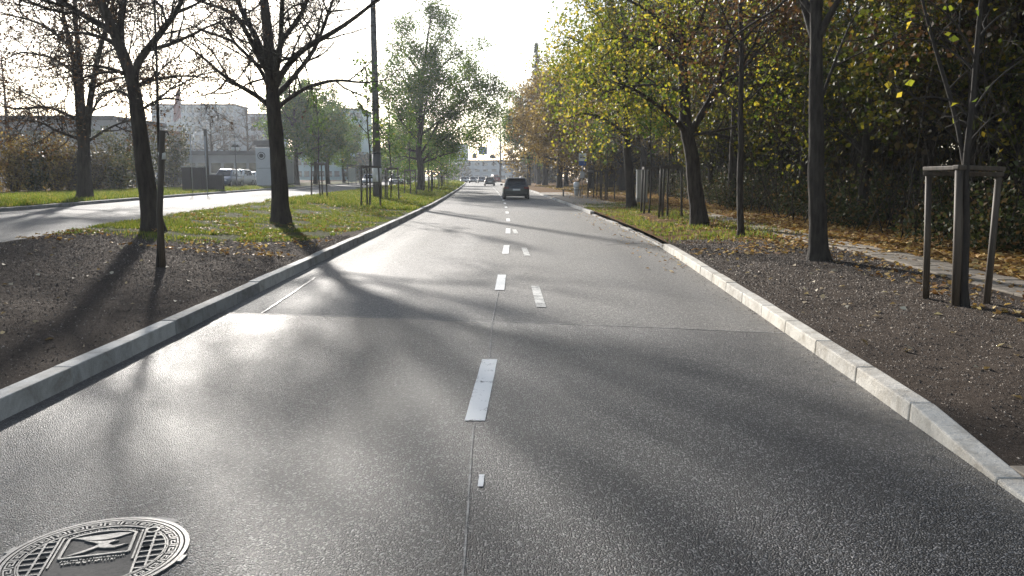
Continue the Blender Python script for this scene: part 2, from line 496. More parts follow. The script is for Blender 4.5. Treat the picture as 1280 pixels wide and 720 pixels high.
def verge_z(x, y):
    a = xR(y) + 0.16
    return (0.115 + 0.05 * sstep(0, 4, x - a)) * (1 - 0.8 * (1 - sstep(4.0, 5.2, y)) * (1 - sstep(1.9, 2.9, x - a))) + 0.5 * sstep(6, 20, x - a)
def far_z(x, y):
    return 0.56 + 0.1 * sstep(0, 10, xF(y) - x)
def zg(x, y):
    y = float(y)
    if x > xR(y): return float(verge_z(x, y))
    if x > xL(y): return 0.0
    if x > xN(y): return float(median_z(x, y))
    if x > xF(y): return Z2
    return float(far_z(x, y))

def grid(name, fa, fb, ys, us, zf, mat, kind='structure', dispf=None, coverf=None):
    ys = np.asarray(ys); us = np.asarray(us)
    A, B = fa(ys)[:, None], fb(ys)[:, None]
    X = A + (B - A) * us[None, :]
    Y = np.repeat(ys[:, None], len(us), 1)
    Z = zf(X, Y)
    if dispf is not None:
        Z = Z + dispf(X, Y)
    ny, nu = X.shape
    idx = np.arange(ny * nu).reshape(ny, nu)
    q = np.stack([idx[:-1, :-1], idx[:-1, 1:], idx[1:, 1:], idx[1:, :-1]], -1).reshape(-1, 4)
    if (B - A).mean() < 0:
        q = q[:, ::-1]
    o = np_mesh(name, np.stack([X, Y, Z], -1), q, mat, None, True)
    if coverf is not None:
        c = coverf(X.ravel(), Y.ravel())
        a = o.data.color_attributes.new('cover', 'FLOAT_COLOR', 'POINT')
        rgba = np.ones((ny * nu, 4), dtype=np.float32)
        rgba[:, :3] = c
        a.data.foreach_set('color', rgba.ravel())
    if kind:
        tag(o, kind=kind)
    return o

def fnoise(x, y, s, seed=0.0):
    out = np.empty(x.size)
    xr, yr = x.ravel() * s, y.ravel() * s
    for i in range(x.size):
        out[i] = mnoise.noise((xr[i], yr[i], seed))
    return out.reshape(x.shape)

# ---- ground sheet to the horizon
base = MB().add([(-4000, -1500, -0.35), (4000, -1500, -0.35), (4000, 6000, -0.35), (-4000, 6000, -0.35)], [(0, 1, 2, 3)])
tag(base.build('ground', simple('distant_ground', (0.1, 0.1, 0.06), (0.06, 0.07, 0.035), 0.05, 0.95, space='world')), kind='structure')

# ---- carriageways
def road_cover(x, y):
    dr, dl_ = xR(y) - x, x - xL(y)
    edge = np.maximum(np.exp(-np.clip(dr, 0, 9) / 0.28), 0.6 * np.exp(-np.clip(dl_, 0, 9) / 0.12))
    c = xC(y)
    tr = np.zeros_like(x)
    for o_ in ((xL(y) + c) / 2 - 0.75, (xL(y) + c) / 2 + 0.75, (xR(y) + c) / 2 - 0.75, (xR(y) + c) / 2 + 0.75):
        tr = tr + np.exp(-((x - o_) / 0.26) ** 2)
    return np.stack([np.clip(edge, 0, 1), np.clip(tr, 0, 1) * 0.8, edge * 0], -1)
ys_far = np.concatenate([np.arange(-30, 60, 1.0), np.arange(60, 560, 5.0)])
road = grid('road', lambda y: xL(y) - 0.02, lambda y: xR(y) + 0.02, ys_far, np.concatenate([[0, 0.01, 0.02, 0.035, 0.055], np.linspace(0.08, 0.92, 40), [0.945, 0.965, 0.98, 0.99, 1]]), lambda x, y: x * 0.0, M['asphalt_old'], coverf=road_cover)
grid('side_carriageway', lambda y: xF(y) - 0.1, lambda y: xN(y) + 0.1, ys_far, np.linspace(0, 1, 7), lambda x, y: x * 0 + Z2, M['lane2'])
# darker resurfaced stretch in front, 4 mm proud
seam = [(-3.36, 9.28), (-2.94, 9.21), (-1.93, 9.04), (-0.27, 8.74), (1.37, 8.41), (2.6, 8.10), (2.81, 8.05)]
def seam_y(x):
    return np.interp(x, [p[0] for p in seam], [p[1] for p in seam])
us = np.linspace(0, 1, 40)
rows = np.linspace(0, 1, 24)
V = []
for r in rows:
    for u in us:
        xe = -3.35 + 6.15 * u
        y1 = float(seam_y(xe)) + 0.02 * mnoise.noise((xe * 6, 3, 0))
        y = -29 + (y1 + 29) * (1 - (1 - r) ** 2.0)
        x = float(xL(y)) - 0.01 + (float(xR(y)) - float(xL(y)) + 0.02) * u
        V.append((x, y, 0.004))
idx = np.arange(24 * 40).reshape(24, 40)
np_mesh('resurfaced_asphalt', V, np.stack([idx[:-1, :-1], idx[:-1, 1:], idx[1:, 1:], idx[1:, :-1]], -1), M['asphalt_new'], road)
ra_ = bpy.data.objects['resurfaced_asphalt'].data.color_attributes.new('cover', 'FLOAT_COLOR', 'POINT')
V_ = np.array(V); rc_ = np.ones((len(V), 4), dtype=np.float32); rc_[:, :3] = road_cover(V_[:, 0], V_[:, 1]) * [0.8, 0.35, 1]
ra_.data.foreach_set('color', rc_.ravel())
def ribbon(name, pts, w, z, mat, parent, jag=0.0, step=0.08, wj=0.4):
    P = [Vector((*p, 0)) for p in pts]
    out = []
    for a, b in zip(P[:-1], P[1:]):
        k = max(1, int((b - a).length / step))
        out += [a.lerp(b, i / k) for i in range(k)]
    out.append(P[-1])
    vs = []
    for i, p in enumerate(out):
        t = (out[min(i + 1, len(out) - 1)] - out[max(0, i - 1)]).normalized()
        n = Vector((-t.y, t.x, 0))
        p = p + n * jag * mnoise.noise((p.x * 5, p.y * 5, 7.0))
        ww = w * (1 + wj * mnoise.noise((p.x * 9, p.y * 9, 2.0)))
        vs += [p + n * ww / 2 + Vector((0, 0, z)), p - n * ww / 2 + Vector((0, 0, z))]
    q = [(2 * i, 2 * i + 1, 2 * i + 3, 2 * i + 2) for i in range(len(out) - 1)]
    return np_mesh(name, [tuple(v) for v in vs], q, mat, parent)
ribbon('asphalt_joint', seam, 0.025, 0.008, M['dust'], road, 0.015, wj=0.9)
ribbon('asphalt_joint', [(-0.19, 1.2), (-0.2, 3.17), (-0.25, 5.0)], 0.009, 0.008, M['dust'], road, 0.003, wj=0.9)
ribbon('asphalt_joint', [(-0.2, 6.95), (-0.21, 7.8), (-0.22, 8.7), (-0.19, 11.1)], 0.01, 0.009, M['dust'], road, 0.003, wj=0.9)
ribbon('asphalt_joint', [(-2.94, 9.25), (-3.0, 10.5), (-3.12, 12.6)], 0.03, 0.008, M['dust'], road, 0.015, wj=0.9)
def dash(x0, y0, x1, y1, w, z, mat, name='lane_dash'):
    k = 12
    vs, q = [], []
    for i in range(k + 1):
        t = i / k
        x, y = x0 + (x1 - x0) * t, y0 + (y1 - y0) * t
        e = 0.0015
        vs += [(x - w / 2 + rnd.uniform(-e, e), y, z), (x + w / 2 + rnd.uniform(-e, e), y, z)]
        if i:
            q.append((2 * i - 2, 2 * i - 1, 2 * i + 1, 2 * i))
    return np_mesh(name, vs, q, mat, road)
dl = [(5.09, 6.87), (11.18, 12.95), (16.5, 18.6), (22.4, 24.6), (28.4, 30.4)] + [(34.4 + 6 * i, 36.4 + 6 * i) for i in range(28)]
for a, b in dl:
    ca, cb = float(xC(a)), float(xC(b))
    if a < 6: ca, cb = -0.245, -0.195
    dash(ca, a, cb, b, 0.135, 0.008, M['marking'])
for (xa, a, xb, b) in [(0.36, 9.7, 0.34, 11.6), (0.31, 16.1, 0.27, 17.9), (0.12, 22.4, 0.06, 24.2)]:
    dash(xa, a, xb, b, 0.12, 0.0075, M['marking_old'], 'worn_dash')
dash(-0.163, 3.96, -0.163, 4.13, 0.028, 0.0085, M['marking'], 'paint_tick')
dash(0.33, 7.7, 0.43, 7.73, 0.02, 0.0085, M['marking_old'], 'paint_tick')
# pale patch near the right kerb
pp = [G(722, 292), G(770, 291), G(808, 304), G(757, 306)]
np_mesh('repair_patch', [(p.x, p.y, 0.0045) for p in pp], [(3, 2, 1, 0)], M['asphalt_patch'], road)
pp = [G(745, 300), G(782, 300), G(812, 312), G(770, 313)]

# ---- cover masks: R unused, G grass, B litter
def med_cover(x, y):
    edge = np.interp(x, [-12, -9.7, -8.6, -6.4, -4.6, -4.0, -3.5], [13.5, 15.2, 16.8, 16.2, 18.5, 23.5, 27.5])
    g = sstep(-1.2, 1.2, y - edge)
    return np.stack([g * 0, 0.85 * g, g * 0], -1)
def right_cover(x, y):
    d = x - xR(y)
    g = 0.7 * sstep(17.5, 20, y) * (1 - sstep(3.0, 4.2, d) * 0.9) * (1 - sstep(42, 46, y))
    lit = np.maximum(sstep(3.3, 4.6, d), sstep(36, 44, y))
    lit = np.maximum(lit, 0.55 * sstep(15, 19, y))
    return np.stack([g * 0, g, 0.95 * lit], -1)
def med_disp(X, Y):
    g = med_cover(X.ravel(), Y.ravel())[:, 1].reshape(X.shape)
    fade = sstep(0.0, 0.25, (xL(Y) - 0.16) - X) * sstep(0, 0.3, X - xN(Y))
    d = 0.03 * fnoise(X, Y, 1.3, 1.0) + 0.008 * fnoise(X, Y, 5.0, 2.0) + 0.008 * fnoise(X, Y, 13.0, 3.0)
    return (d - 0.01) * fade * (1 - 0.6 * g)
def right_disp(X, Y):
    fade = sstep(0.0, 0.25, X - (xR(Y) + 0.16))
    d = 0.03 * fnoise(X, Y, 1.3, 4.0) + 0.008 * fnoise(X, Y, 5.0, 5.0) + 0.008 * fnoise(X, Y, 13.0, 6.0)
    pth = sstep(0.9, 0.6, np.abs(X - path_x(Y)))
    return (d - 0.012) * fade * (1 - pth) - 0.02 * pth
def path_x(y):
    return np.interp(y, [-30, 2, 9, 11, 15, 19, 25, 60, 90], [6.0, 6.35, 6.6, 6.72, 7.05, 7.0, 7.2, 8.4, 9.0])

ysn = np.concatenate([np.arange(-12, 1.5, 0.5), np.arange(1.5, 26, 0.065), np.arange(26, 60, 0.6), np.arange(60, 560, 5.0)])
grid('median_strip', lambda y: xL(y) - 0.145, xN, ysn, np.linspace(0, 1, 84), median_z, M['ground'], dispf=None if False else (lambda X, Y: np.where(Y < 26, med_disp(X, Y), 0.0)), coverf=med_cover)
us_r = np.concatenate([np.linspace(0, 0.075, 84)[:-1], np.linspace(0.075, 1, 30) ** 1.0])
grid('right_verge', lambda y: xR(y) + 0.145, lambda y: xR(y) + 80, ysn, us_r, verge_z, M['ground'], dispf=lambda X, Y: np.where((Y < 26) & (Y > 1.4), right_disp(X, Y), 0.0), coverf=right_cover)
def far_cover(x, y):
    d = xF(y) - x
    g = 0.95 * (1 - sstep(6.5, 8.5, d))
    return np.stack([g * 0, g, 0.4 * sstep(5, 8, d)], -1)
grid('far_verge', lambda y: xF(y) - 0.15, lambda y: xF(y) - 320, ys_far, np.concatenate([np.linspace(0, 0.04, 14)[:-1], np.linspace(0.04, 1, 20)]), far_z, M['ground'], coverf=far_cover)

# ---- kerbs, stone by stone
def kerb_line(thing, fx, side, y0, y1, zbase, h, w, step, mats, jit=0.004, far_to=None):
    y = y0
    while y < y1:
        b = min(y + step, y1)
        g = 0.006
        xa, xb = float(fx(y + g)), float(fx(b - g))
        o1, o2 = rnd.uniform(-jit, jit), rnd.uniform(-jit, jit)
        zt = h + rnd.uniform(-jit, jit)
        m = MB()
        P = []
        for zz in (zbase - 0.12, zbase + zt):
            lean = 0.0 if zz < zbase else 0.012 * side
            for (xx, yy, off) in ((xa, y + g, o1), (xa, y + g, o1 + side * w), (xb, b - g, o2 + side * w), (xb, b - g, o2)):
                P.append((xx + off + (lean if abs(off) < w * 0.5 else 0), yy, zz))
        m.hexa(P)
        m.build('kerb_stone', mats[0] if rnd.random() < 0.7 else mats[1], thing, bevel=0.012, seg=2)
        y = b
    if far_to:
        m = MB()
        yy = np.concatenate([np.arange(y1, far_to, 6.0), [far_to]])
        for a, b in zip(yy[:-1], yy[1:]):
            xa, xb = float(fx(a)), float(fx(b))
            m.hexa([(xa, a, zbase - 0.1), (xa + side * w, a, zbase - 0.1), (xb + side * w, b, zbase - 0.1), (xb, b, zbase - 0.1),
                    (xa, a, zbase + h), (xa + side * w, a, zbase + h), (xb + side * w, b, zbase + h), (xb, b, zbase + h)])
        m.build('distant_kerb_run', mats[0], thing)
kl = root('kerb', 'long grey granite kerb between the main road and the soil median on the left', 'kerb', (0, 0, 0))
kerb_line(kl, xL, -1, -4.0, 70, 0.0, 0.15, 0.16, 1.0, (M['granite'], M['granite2']), jit=0.006, far_to=420)
kr = root('kerb', 'pale granite kerb with a dropped near end beside the right-hand soil strip', 'kerb', (0, 0, 0))
kerb_line(kr, xR, 1, 5.1, 17.6, 0.0, 0.125, 0.16, 1.0, (M['granite_pale'], M['granite_pale']))
# transition stone and dropped stones
def wedge(ya, yb, ha, hb):
    xa, xb = float(xR(ya)), float(xR(yb))
    w = 0.16
    MB().hexa([(xb, yb, -0.12), (xb + w, yb, -0.12), (xa + w, ya, -0.12), (xa, ya, -0.12),
               (xb + 0.01, yb, hb), (xb + w, yb, hb), (xa + w, ya, ha), (xa + 0.01, ya, ha)]).build('kerb_stone', M['granite_pale'], kr, bevel=0.012)
wedge(5.095, 4.02, 0.125, 0.03)
for k in range(6):
    wedge(4.01 - k, 3.02 - k, 0.03, 0.03)
kf = root('kerb', 'straight kerb along the bus stop bay further up the right side', 'kerb', (0, 0, 0))
kerb_line(kf, xR, 1, 34, 92, 0.0, 0.12, 0.18, 1.0, (M['granite'], M['granite2']), far_to=420)
ks = root('kerb', 'low dark kerb on the far side of the left carriageway', 'kerb', (0, 0, 0))
kerb_line(ks, xF, -1, 18, 90, Z2, 0.13, 0.16, 1.5, (M['granite2'], M['granite2']), far_to=420)
# broken, earth-covered kerb stretch
kb = root('kerb', 'sunken old kerb half buried in leaves past the long right kerb', 'kerb', (0, 0, 0))
kerb_line(kb, lambda y: xR(y) + 0.05, 1, 17.75, 34, 0.0, 0.022, 0.14, 1.0, (M['granite2'], M['granite2']), jit=0.02)

# ---- driveway slabs by the dropped kerb
dw = tag(bpy.data.objects.new('driveway', None), kind='structure'); link(dw)
for i in range(4):
    for j in range(6):
        x0 = float(xR(3.95 - j * 0.5)) + 0.17 + i * 0.5
        MB().box((x0 + 0.245, 3.93 - j * 0.5, -0.015 + rnd.uniform(-0.003, 0.003)), (0.488, 0.488, 0.12)).build('paving_slab', M['slab'], dw, bevel=0.006, seg=1)
# ---- footpath slabs on the right
fp = tag(bpy.data.objects.new('footpath', None), kind='structure'); link(fp)
y = 2.0
while y < 34:
    for k in range(2):
        xc = float(path_x(y + 0.3)) + (k - 0.5) * 0.44
        MB().box((xc, y + 0.3, zg(xc, y + 0.3) - 0.042 + rnd.uniform(-0.008, 0.008)), (0.425, 0.585, 0.1), rz=-0.05).build('paving_slab', M['slab'], fp, bevel=0.008, seg=1)
    y += 0.6
# bus stop platform
bp = tag(bpy.data.objects.new('bus_platform', None), kind='structure'); link(bp)
y = 38.0
while y < 72:
    for k in range(3):
        xc = float(xR(y + 0.5)) + 0.7 + k * 1.01
        MB().box((xc, y + 0.5, 0.1 + rnd.uniform(-0.004, 0.004)), (1.0, 0.99, 0.1)).build('paving_slab', M['slab'], bp, bevel=0.006, seg=1)
    y += 1.0

# ------------------------------------------------------------------ trees
class Tubes:
    def __init__(s):
        s.v, s.q, s.n = [], [], 0
    def add(s, P, R, k):
        P = np.asarray(P, float); R = np.asarray(R, float)
        n = len(P)
        T = np.gradient(P, axis=0)
        T /= np.linalg.norm(T, axis=1)[:, None] + 1e-9
        ref = np.array([0.13, 0.99, 0.05]) if abs(T[0][1]) < 0.85 else np.array([0.99, 0.1, 0.1])
        U = np.cross(T, ref); U /= np.linalg.norm(U, axis=1)[:, None] + 1e-9
        W = np.cross(T, U)
        a = np.arange(k) * 2 * math.pi / k
        ring = P[:, None, :] + R[:, None, None] * (U[:, None, :] * np.cos(a)[None, :, None] + W[:, None, :] * np.sin(a)[None, :, None])
        i = np.arange(n * k).reshape(n, k) + s.n
        j = np.roll(i, -1, axis=1)
        s.v.append(ring.reshape(-1, 3))
        s.q.append(np.stack([i[:-1], j[:-1], j[1:], i[1:]], -1).reshape(-1, 4))
        s.n += n * k
    def build(s, name, mat, parent):
        return np_mesh(name, np.concatenate(s.v), np.concatenate(s.q), mat, parent, True)

def resample(pts, n):
    pts = np.asarray(pts, float)
    d = np.concatenate([[0], np.cumsum(np.linalg.norm(np.diff(pts, axis=0), axis=1))])
    t = np.linspace(0, d[-1], n)
    out = np.stack([np.interp(t, d, pts[:, i]) for i in range(3)], -1)
    for _ in range(2):
        out[1:-1] = 0.25 * out[:-2] + 0.5 * out[1:-1] + 0.25 * out[2:]
    return out, d[-1]

def leaf_quads(name, C, size, mat, parent, rs, flat=0.0, aspect=0.75):
    n = len(C)
    nrm = rs.normal(size=(n, 3)); nrm[:, 2] += flat * 3
    nrm /= np.linalg.norm(nrm, axis=1)[:, None]
    a = rs.normal(size=(n, 3))
    u = np.cross(nrm, a); u /= np.linalg.norm(u, axis=1)[:, None] + 1e-9
    w = np.cross(nrm, u)
    s = size * rs.uniform(0.6, 1.35, size=(n, 1))
    fold = nrm * s * 0.18
    v = np.stack([C - u * s * 0.5, C + w * s * 0.5 * aspect + fold, C + u * s * 0.55, C - w * s * 0.5 * aspect + fold], 1).reshape(-1, 3)
    q = np.arange(n * 4).reshape(n, 4)
    return np_mesh(name, v, q, mat, parent)

def grow_tree(name, label, base, limbs, seed, bark, levels, leaves=None, group=None, twig_mat=None, cat='tree'):
    """limbs: list of (points, r0, r1, spawn_from_t).  levels: list of dict(per_m/n, ang, L, wander, up, sides)"""
    rs = np.random.RandomState(seed)
    base = np.asarray(base, float)
    T0, T1 = Tubes(), Tubes()
    cur = []
    for li, (pts, r0, r1, t0) in enumerate(limbs):
        p = np.asarray([tuple(q) for q in pts], float) - base
        L = np.sum(np.linalg.norm(np.diff(p, axis=0), axis=1))
        n = max(6, int(L / 0.22))
        n = min(n, 60)
        P, L = resample(p, n)
        jt = rs.normal(size=P.shape) * min(0.03, 0.2 * r0 + 0.005)
        for _ in range(3):
            jt[1:-1] = (jt[:-2] + jt[1:-1] + jt[2:]) / 3
        jt[0] = 0
        P = P + jt
        R = np.linspace(1, 0, n) ** 0.8 * (r0 - r1) + r1
        if li == 0:
            h = P[:, 2] - P[0, 2]
            R = R * (1 + 0.4 * np.exp(-h / (1.1 * r0)))
        R = R * (1 + 0.02 * rs.normal(size=n))
        T0.add(P, R, 12 if r0 > 0.12 else 8)
        cur.append((P, R, L, t0))
    tips = []
    for lv, cfg in enumerate(levels):
        nxt = []
        last = lv == len(levels) - 1
        for (P, R, L, t0) in cur:
            k = int(cfg['per_m'] * L * (1 - t0) + rs.uniform(0, 1)) if 'per_m' in cfg else cfg['n']
            for _ in range(k):
                t = t0 + (1 - t0) * rs.uniform() ** 0.85
                f = t * (len(P) - 1); i = min(int(f), len(P) - 2)
                p = P[i] + (P[i + 1] - P[i]) * (f - i)
                tg = P[i + 1] - P[i]; tg = tg / (np.linalg.norm(tg) + 1e-9)
                pr = np.cross(tg, rs.normal(size=3)); pr /= np.linalg.norm(pr) + 1e-9
                ang = math.radians(rs.uniform(*cfg['ang']))
                d = tg * math.cos(ang) + pr * math.sin(ang)
                Lc = cfg['L'] * rs.uniform(0.55, 1.3) * (1.15 - 0.55 * t)
                rr = min(R[i] * 0.65, cfg['r'] * rs.uniform(0.7, 1.2))
                m = cfg.get('seg', 4)
                Q = [p]
                for s_ in range(m):
                    d = d + rs.normal(size=3) * cfg['wander']
                    d[2] += cfg['up']
                    d /= np.linalg.norm(d)
                    Q.append(Q[-1] + d * Lc / m)
                Q = np.array(Q)
                RR = np.linspace(rr, max(rr * 0.25, 0.0025), m + 1)
                T1.add(Q, RR, cfg.get('sides', 4))
                nxt.append((Q, RR, Lc, 0.2))
        cur = nxt
        if last or cfg.get('leafy'):
            tips += [c[0] for c in nxt]
    rt = root(name, label, cat, tuple(base), 0, group)
    T0.build('trunk', bark, rt)
    if T1.n:
        tag(T1.build('branches', twig_mat or bark, rt), kind='stuff')
    if leaves:
        C = []
        cnt = leaves['n'] / max(1, len(tips))
        for Q in tips:
            k = int(cnt + rs.uniform())
            for _ in range(k):
                i = rs.randint(0, len(Q) - 1)
                C.append(Q[i] + (Q[i + 1] - Q[i]) * rs.uniform() + rs.normal(size=3) * leaves.get('spread', 0.1))
        if C:
            tag(leaf_quads('crown', np.array(C), leaves['size'], leaves['mat'], rt, rs), kind='stuff')
    return rt

def pix(limb, Y, dep=0.0):
    n = len(limb)
    return [at(px, py, Y + dep * i / max(1, n - 1)) for i, (px, py) in enumerate(limb)]

def auto_limbs(H, r, n, R, seed, t0=0.28, lean=0.05, up=0.35, top=1.0):
    rs = np.random.RandomState(seed)
    k = 9
    tr = [np.array([0, 0, -0.15])]
    for i in range(1, k):
        p = tr[-1] + np.array([rs.normal() * lean, rs.normal() * lean, H / (k - 1)])
        tr.append(p)
    limbs = [(tr, r, r * 0.15, max(t0, 0.3))]
    A = np.array(tr)
    for j in range(n):
        t = t0 + (0.95 - t0) * (j + rs.uniform(0, 1)) / n
        f = t * (k - 1); i = min(int(f), k - 2)
        p = A[i] + (A[i + 1] - A[i]) * (f - i)
        az = j * 2.4 + rs.uniform(-0.5, 0.5)
        L = R * rs.uniform(0.75, 1.15) * math.sin(math.pi * (0.25 + 0.7 * (t - t0) / (1 - t0))) ** 0.7 * (1.1 - 0.35 * (t - t0))
        d = np.array([math.cos(az), math.sin(az), up * rs.uniform(0.6, 1.6)])
        d /= np.linalg.norm(d)
        Q = [p]
        for s_ in range(5):
            d = d + rs.normal(size=3) * 0.13 + np.array([0, 0, 0.06])
            d /= np.linalg.norm(d)
            Q.append(Q[-1] + d * L / 5)
        limbs.append((Q, max(0.02, r * 0.42 * (1.05 - 0.6 * t)), 0.01, 0.15))
    return limbs

BARE = lambda a, b, c: [dict(per_m=a, ang=(30, 75), L=1.9, r=0.03, wander=0.2, up=0.07, sides=4, seg=5),
                        dict(n=b, ang=(25, 70), L=1.05, r=0.017, wander=0.22, up=0.05, sides=3, seg=4),
                        dict(n=c, ang=(25, 70), L=0.6, r=0.009, wander=0.25, up=0.03, sides=3, seg=3)]

# --- bare tree with spreading limbs on the median (in front of the pylon)
Y3 = 23.9
b3 = G(351, 278, 0.3)
Y3 = b3.y
L3 = [([(351, 281), (350, 240), (347, 190), (344, 145), (341, 112), (335, 60), (330, 0), (326, -70), (318, -140)], 0, 0.25, 0.03),
      ([(345, 108), (353, 89), (378, 62), (431, 31), (467, 4), (500, -30)], -2.0, 0.1, 0.015),
      ([(345, 138), (353, 129), (382, 109), (422, 98), (449, 104), (489, 100)], 1.6, 0.07, 0.01),
      ([(343, 140), (330, 125), (302, 109), (280, 96), (249, 67), (215, 45)], 1.0, 0.08, 0.01),
      ([(342, 115), (342, 102), (320, 67), (307, 36), (289, 13), (244, 0), (215, -15)], -1.6, 0.1, 0.01),
      ([(341, 105), (342, 93), (351, 53), (378, 13), (391, -20), (410, -80)], 2.2, 0.1, 0.015),
      ([(340, 100), (322, 50), (300, 10), (280, -40), (262, -90)], 2.4, 0.11, 0.015),
      ([(343, 120), (362, 105), (395, 60), (420, -10), (440, -70)], 3.0, 0.08, 0.015),
      ([(343, 125), (325, 85), (290, 50), (262, 40), (230, 30)], 3.0, 0.07, 0.01),
      ([(342, 110), (350, 60), (352, 0), (360, -90)], -2.5, 0.1, 0.015)]
grow_tree('bare_tree', 'bare tree with wide spreading limbs on the median, shadow falling towards the kerb', b3,
          [(pix(p, Y3, d), r0, r1, 0.45 if i == 0 else 0.12) for i, (p, d, r0, r1) in enumerate(L3)], 3, M['bark'], BARE(3.2, 7, 6),
          dict(n=500, size=0.08, mat=M['lf_brown'], spread=0.05))
# --- leaning bare tree on the median
b2 = G(191, 288, 0.42)
Y2 = b2.y
L2 = [([(192, 292), (187, 245), (178, 190), (171, 140), (163, 95), (150, 60), (132, 18), (118, -20), (105, -80)], 0, 0.21, 0.03),
      ([(167, 110), (167, 84), (187, 62), (213, 27), (227, 0), (245, -60)], 0.8, 0.1, 0.015),
      ([(162, 95), (145, 88), (122, 80), (95, 82)], -0.8, 0.05, 0.008),
      ([(152, 65), (150, 30), (160, -20), (165, -80)], 1.5, 0.09, 0.015),
      ([(140, 40), (105, 20), (70, -5), (30, -25)], 1.0, 0.08, 0.01),
      ([(168, 110), (190, 100), (225, 92), (262, 98)], 1.2, 0.045, 0.008),
      ([(160, 85), (140, 50), (100, 40), (60, 45)], 2.2, 0.06, 0.008),
      ([(187, 62), (215, 55), (255, 35), (290, 20)], 1.5, 0.05, 0.008),
      ([(172, 140), (195, 125), (210, 120), (240, 128)], -1.0, 0.035, 0.006),
      ([(170, 125), (150, 112), (135, 112), (108, 125)], 1.0, 0.04, 0.006)]
grow_tree('bare_tree', 'leaning dark tree with a fork to the right, on the grass near the thin stake', b2,
          [(pix(p, Y2, d), r0, r1, 0.4 if i == 0 else 0.1) for i, (p, d, r0, r1) in enumerate(L2)], 5, M['bark'], BARE(3.6, 7, 6),
          dict(n=4500, size=0.055, mat=M['lf_brown'], spread=0.07))
# --- many stemmed tree on the far verge
b1 = G(106, 247, 0.62)
Y1 = b1.y
L1 = [([(106, 249), (106, 225), (105, 195), (104, 165)], 0, 0.31, 0.24),
      ([(101, 170), (97, 120), (91, 75), (80, 22), (72, -40)], 1.5, 0.17, 0.03),
      ([(108, 170), (113, 120), (125, 65), (140, 10), (150, -40)], -1.0, 0.16, 0.03),
      ([(104, 168), (101, 110), (97, 50), (93, -10), (90, -60)], 0, 0.16, 0.03),
      ([(100, 175), (75, 165), (50, 152), (15, 150)], 1.5, 0.08, 0.01),
      ([(99, 150), (60, 132), (20, 138), (-10, 130)], -1.5, 0.08, 0.01),
      ([(108, 178), (130, 163), (160, 150), (185, 148)], 1.0, 0.07, 0.01),
      ([(94, 90), (60, 70), (25, 65), (-5, 80)], 2, 0.08, 0.01),
      ([(90, 60), (55, 30), (20, 20), (-20, 15)], -2, 0.08, 0.01),
      ([(116, 110), (150, 95), (180, 100), (200, 92)], 2, 0.07, 0.01),
      ([(110, 150), (125, 120), (150, 110), (170, 115)], -2.5, 0.06, 0.01)]
grow_tree('bare_tree', 'many stemmed dark tree on the grass verge in front of the autumn hedge', b1,
          [(pix(p, Y1, d), r0, r1, 0.75 if i == 0 else 0.12) for i, (p, d, r0, r1) in enumerate(L1)], 8, M['bark'],
          [dict(per_m=3.8, ang=(30, 75), L=2.2, r=0.04, wander=0.2, up=0.05, sides=4, seg=5),
           dict(n=6, ang=(25, 70), L=1.2, r=0.024, wander=0.22, up=0.03, sides=3, seg=4),
           dict(n=6, ang=(25, 70), L=0.65, r=0.016, wander=0.25, up=0.02, sides=3, seg=3)],
          dict(n=9000, size=0.11, mat=M['lf_brown'], spread=0.15))
# --- thin young tree and its stake
bs = G(203.5, 333, 0.24)
YS = bs.y
grow_tree('young_tree', 'thin young tree tied to a single stake in the soil of the median', bs + Vector((-0.09, 0.03, 0)),
          [([bs + Vector((-0.09, 0.03, -0.05))] + pix([(199, 260), (200, 190), (197, 100), (195, 40), (192, -40), (190, -110)], YS + 0.03), 0.028, 0.008, 0.5),
           (pix([(197, 95), (205, 80), (225, 70)], YS), 0.012, 0.004, 0.2), (pix([(197, 70), (186, 50), (180, 20)], YS), 0.012, 0.004, 0.2)],
          12, M['bark_young'], [dict(n=9, ang=(30, 60), L=0.7, r=0.008, wander=0.15, up=0.1, sides=4), dict(n=4, ang=(30, 60), L=0.3, r=0.004, wander=0.2, up=0.05, sides=3, seg=3)], None)
st = root('tree_stake', 'single round wooden stake with a pale tie, in the bare soil on the left', 'stake', tuple(bs))
top = at(203, 163, YS) - bs
MB().tube([(0, 0, -0.2), (0.0, 0, 0.8), tuple(top)], [0.047, 0.046, 0.043], 12).build('post', M['stake'], st, True)
tie = at(203, 195, YS) - bs
MB().tube([tie + Vector((-0.01, 0.01, -0.05)), tie + Vector((-0.01, 0.01, 0.05))], 0.052, 12).build('tie_band', M['paper'], st, True)
MB().tube([top + Vector((0.0, 0, -0.05)), top + Vector((0.07, 0, -0.02)), top + Vector((0.09, 0, -0.07))], 0.012, 6).build('strap', M['black'], st, True)

